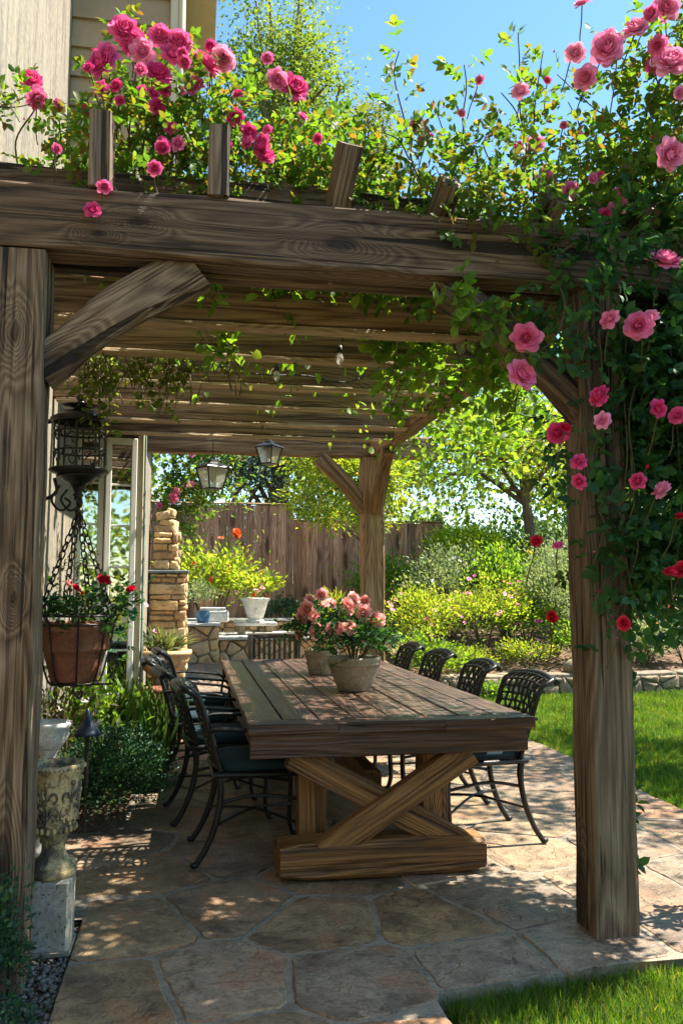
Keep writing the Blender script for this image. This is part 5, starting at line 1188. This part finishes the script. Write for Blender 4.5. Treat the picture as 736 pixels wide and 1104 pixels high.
# hedges and far greenery
def hedge(name, label, boxes, n, m, sig, size, mat, kind=None, cat='hedge', flowers=0):
    B = ((boxes[0][0][0]+boxes[0][0][1])/2, (boxes[0][1][0]+boxes[0][1][1])/2, boxes[0][2][0])
    P, C = clumps(n, boxes, m, sig); D = nrm((P-C)+G.normal(size=P.shape)*sig*.5); n = len(P)
    if kind:
        o = leaves(name, P, D, norms(n), G.uniform(.6, 1.4, n)*size, .6, 'lo', mat); return tag(o, label, cat, None, kind)
    t = thing(name, label, cat, B); leaves('foliage', P-np.array(B), D, norms(n), G.uniform(.6, 1.4, n)*size, .6, 'lo', mat, t)
    st = MB()
    for i in range(24): x = R.uniform(*boxes[0][0])-B[0]; y = R.uniform(*boxes[0][1])-B[1]; st.tube(cane((x, y, -.1), (x+R.uniform(-.3, .3), y, (boxes[0][2][1]-B[2])*R.uniform(.6, .95)), 0, .1), .02, 5)
    st.build('stems', BARK, t); return t
hedge('ivy_hedge', 'dark ivy covered hedge between the fence end and the leaning tree', [((4.5, 9.5), (15.0, 15.6), (.8, 2.45))], 15000, 170, .22, .10, L_HEDGE)
hedge('ivy_hedge', 'rough green hedge closing the garden beyond the orchard tree', [((9.0, 10.2), (7.0, 15.5), (.2, 2.6))], 9000, 110, .25, .11, L_HEDGE)
hedge('far_trees', 'distant mass of green trees beyond the garden fence', [((-14, 3.2), (22, 27), (.5, 6.0)), ((3.2, 9), (23, 28), (.5, 5.0)), ((9, 26), (20, 28), (.5, 6.5))], 44000, 380, .55, .25, L_TREE, 'stuff', 'trees')
hedge('unseen_garden', 'unseen mass of greenery added behind the camera for the window panes to reflect', [((-6, 8), (-8.5, -6.0), (-.1, 4.2))], 9000, 120, .4, .2, L_YEL, 'stuff', 'trees')  # unseen, added so the casement panes reflect bright green

# small scattered leaves and petals on the ground
m = MB()
# ------------------------------------------------------------------ light
SAZ, SEL = rad(85), rad(57)       # azimuth from +Y towards +X
sd = Vector((math.sin(SAZ)*math.cos(SEL), math.cos(SAZ)*math.cos(SEL), math.sin(SEL)))
sun = bpy.data.lights.new('sun', 'SUN'); sun.energy = 5.0; sun.angle = rad(.53); sun.color = (1, .92, .79)
so = bpy.data.objects.new('sun', sun); COL.objects.link(so); so.rotation_mode = 'QUATERNION'; so.rotation_quaternion = (-sd).to_track_quat('-Z', 'Y'); so.location = (8, 8, 14)
w = bpy.data.worlds.new('World'); sc.world = w; w.use_nodes = True; nt = w.node_tree
for n in list(nt.nodes): nt.nodes.remove(n)
sky = nd(nt, 'TexSky', None, sky_type='NISHITA', sun_disc=False, sun_elevation=SEL, sun_rotation=SAZ, altitude=100., air_density=1.0, dust_density=.25, ozone_density=.9)
hs = nd(nt, 'HueSaturation', {'Saturation': 1.2, 'Color': mixc(nt, 1., sky.outputs[0], (1.0, 1.03, .95), 'MULTIPLY')})
bg = nd(nt, 'Background', {'Color': hs.outputs[0], 'Strength': .10}); out = nd(nt, 'OutputWorld'); nt.links.new(bg.outputs[0], out.inputs[0])
sc.view_settings.view_transform = 'Standard'; sc.view_settings.look = 'None'; sc.view_settings.gamma = 1; sc.view_settings.use_curve_mapping = False
sc.view_settings.exposure = 1.75
cy = sc.cycles
cy.use_denoising = True; cy.max_bounces = 9; cy.diffuse_bounces = 4; cy.glossy_bounces = 3; cy.transmission_bounces = 5; cy.transparent_max_bounces = 8
cy.sample_clamp_indirect = 6; cy.caustics_reflective = False; cy.caustics_refractive = False
cy.use_adaptive_sampling = True; cy.adaptive_threshold = .02
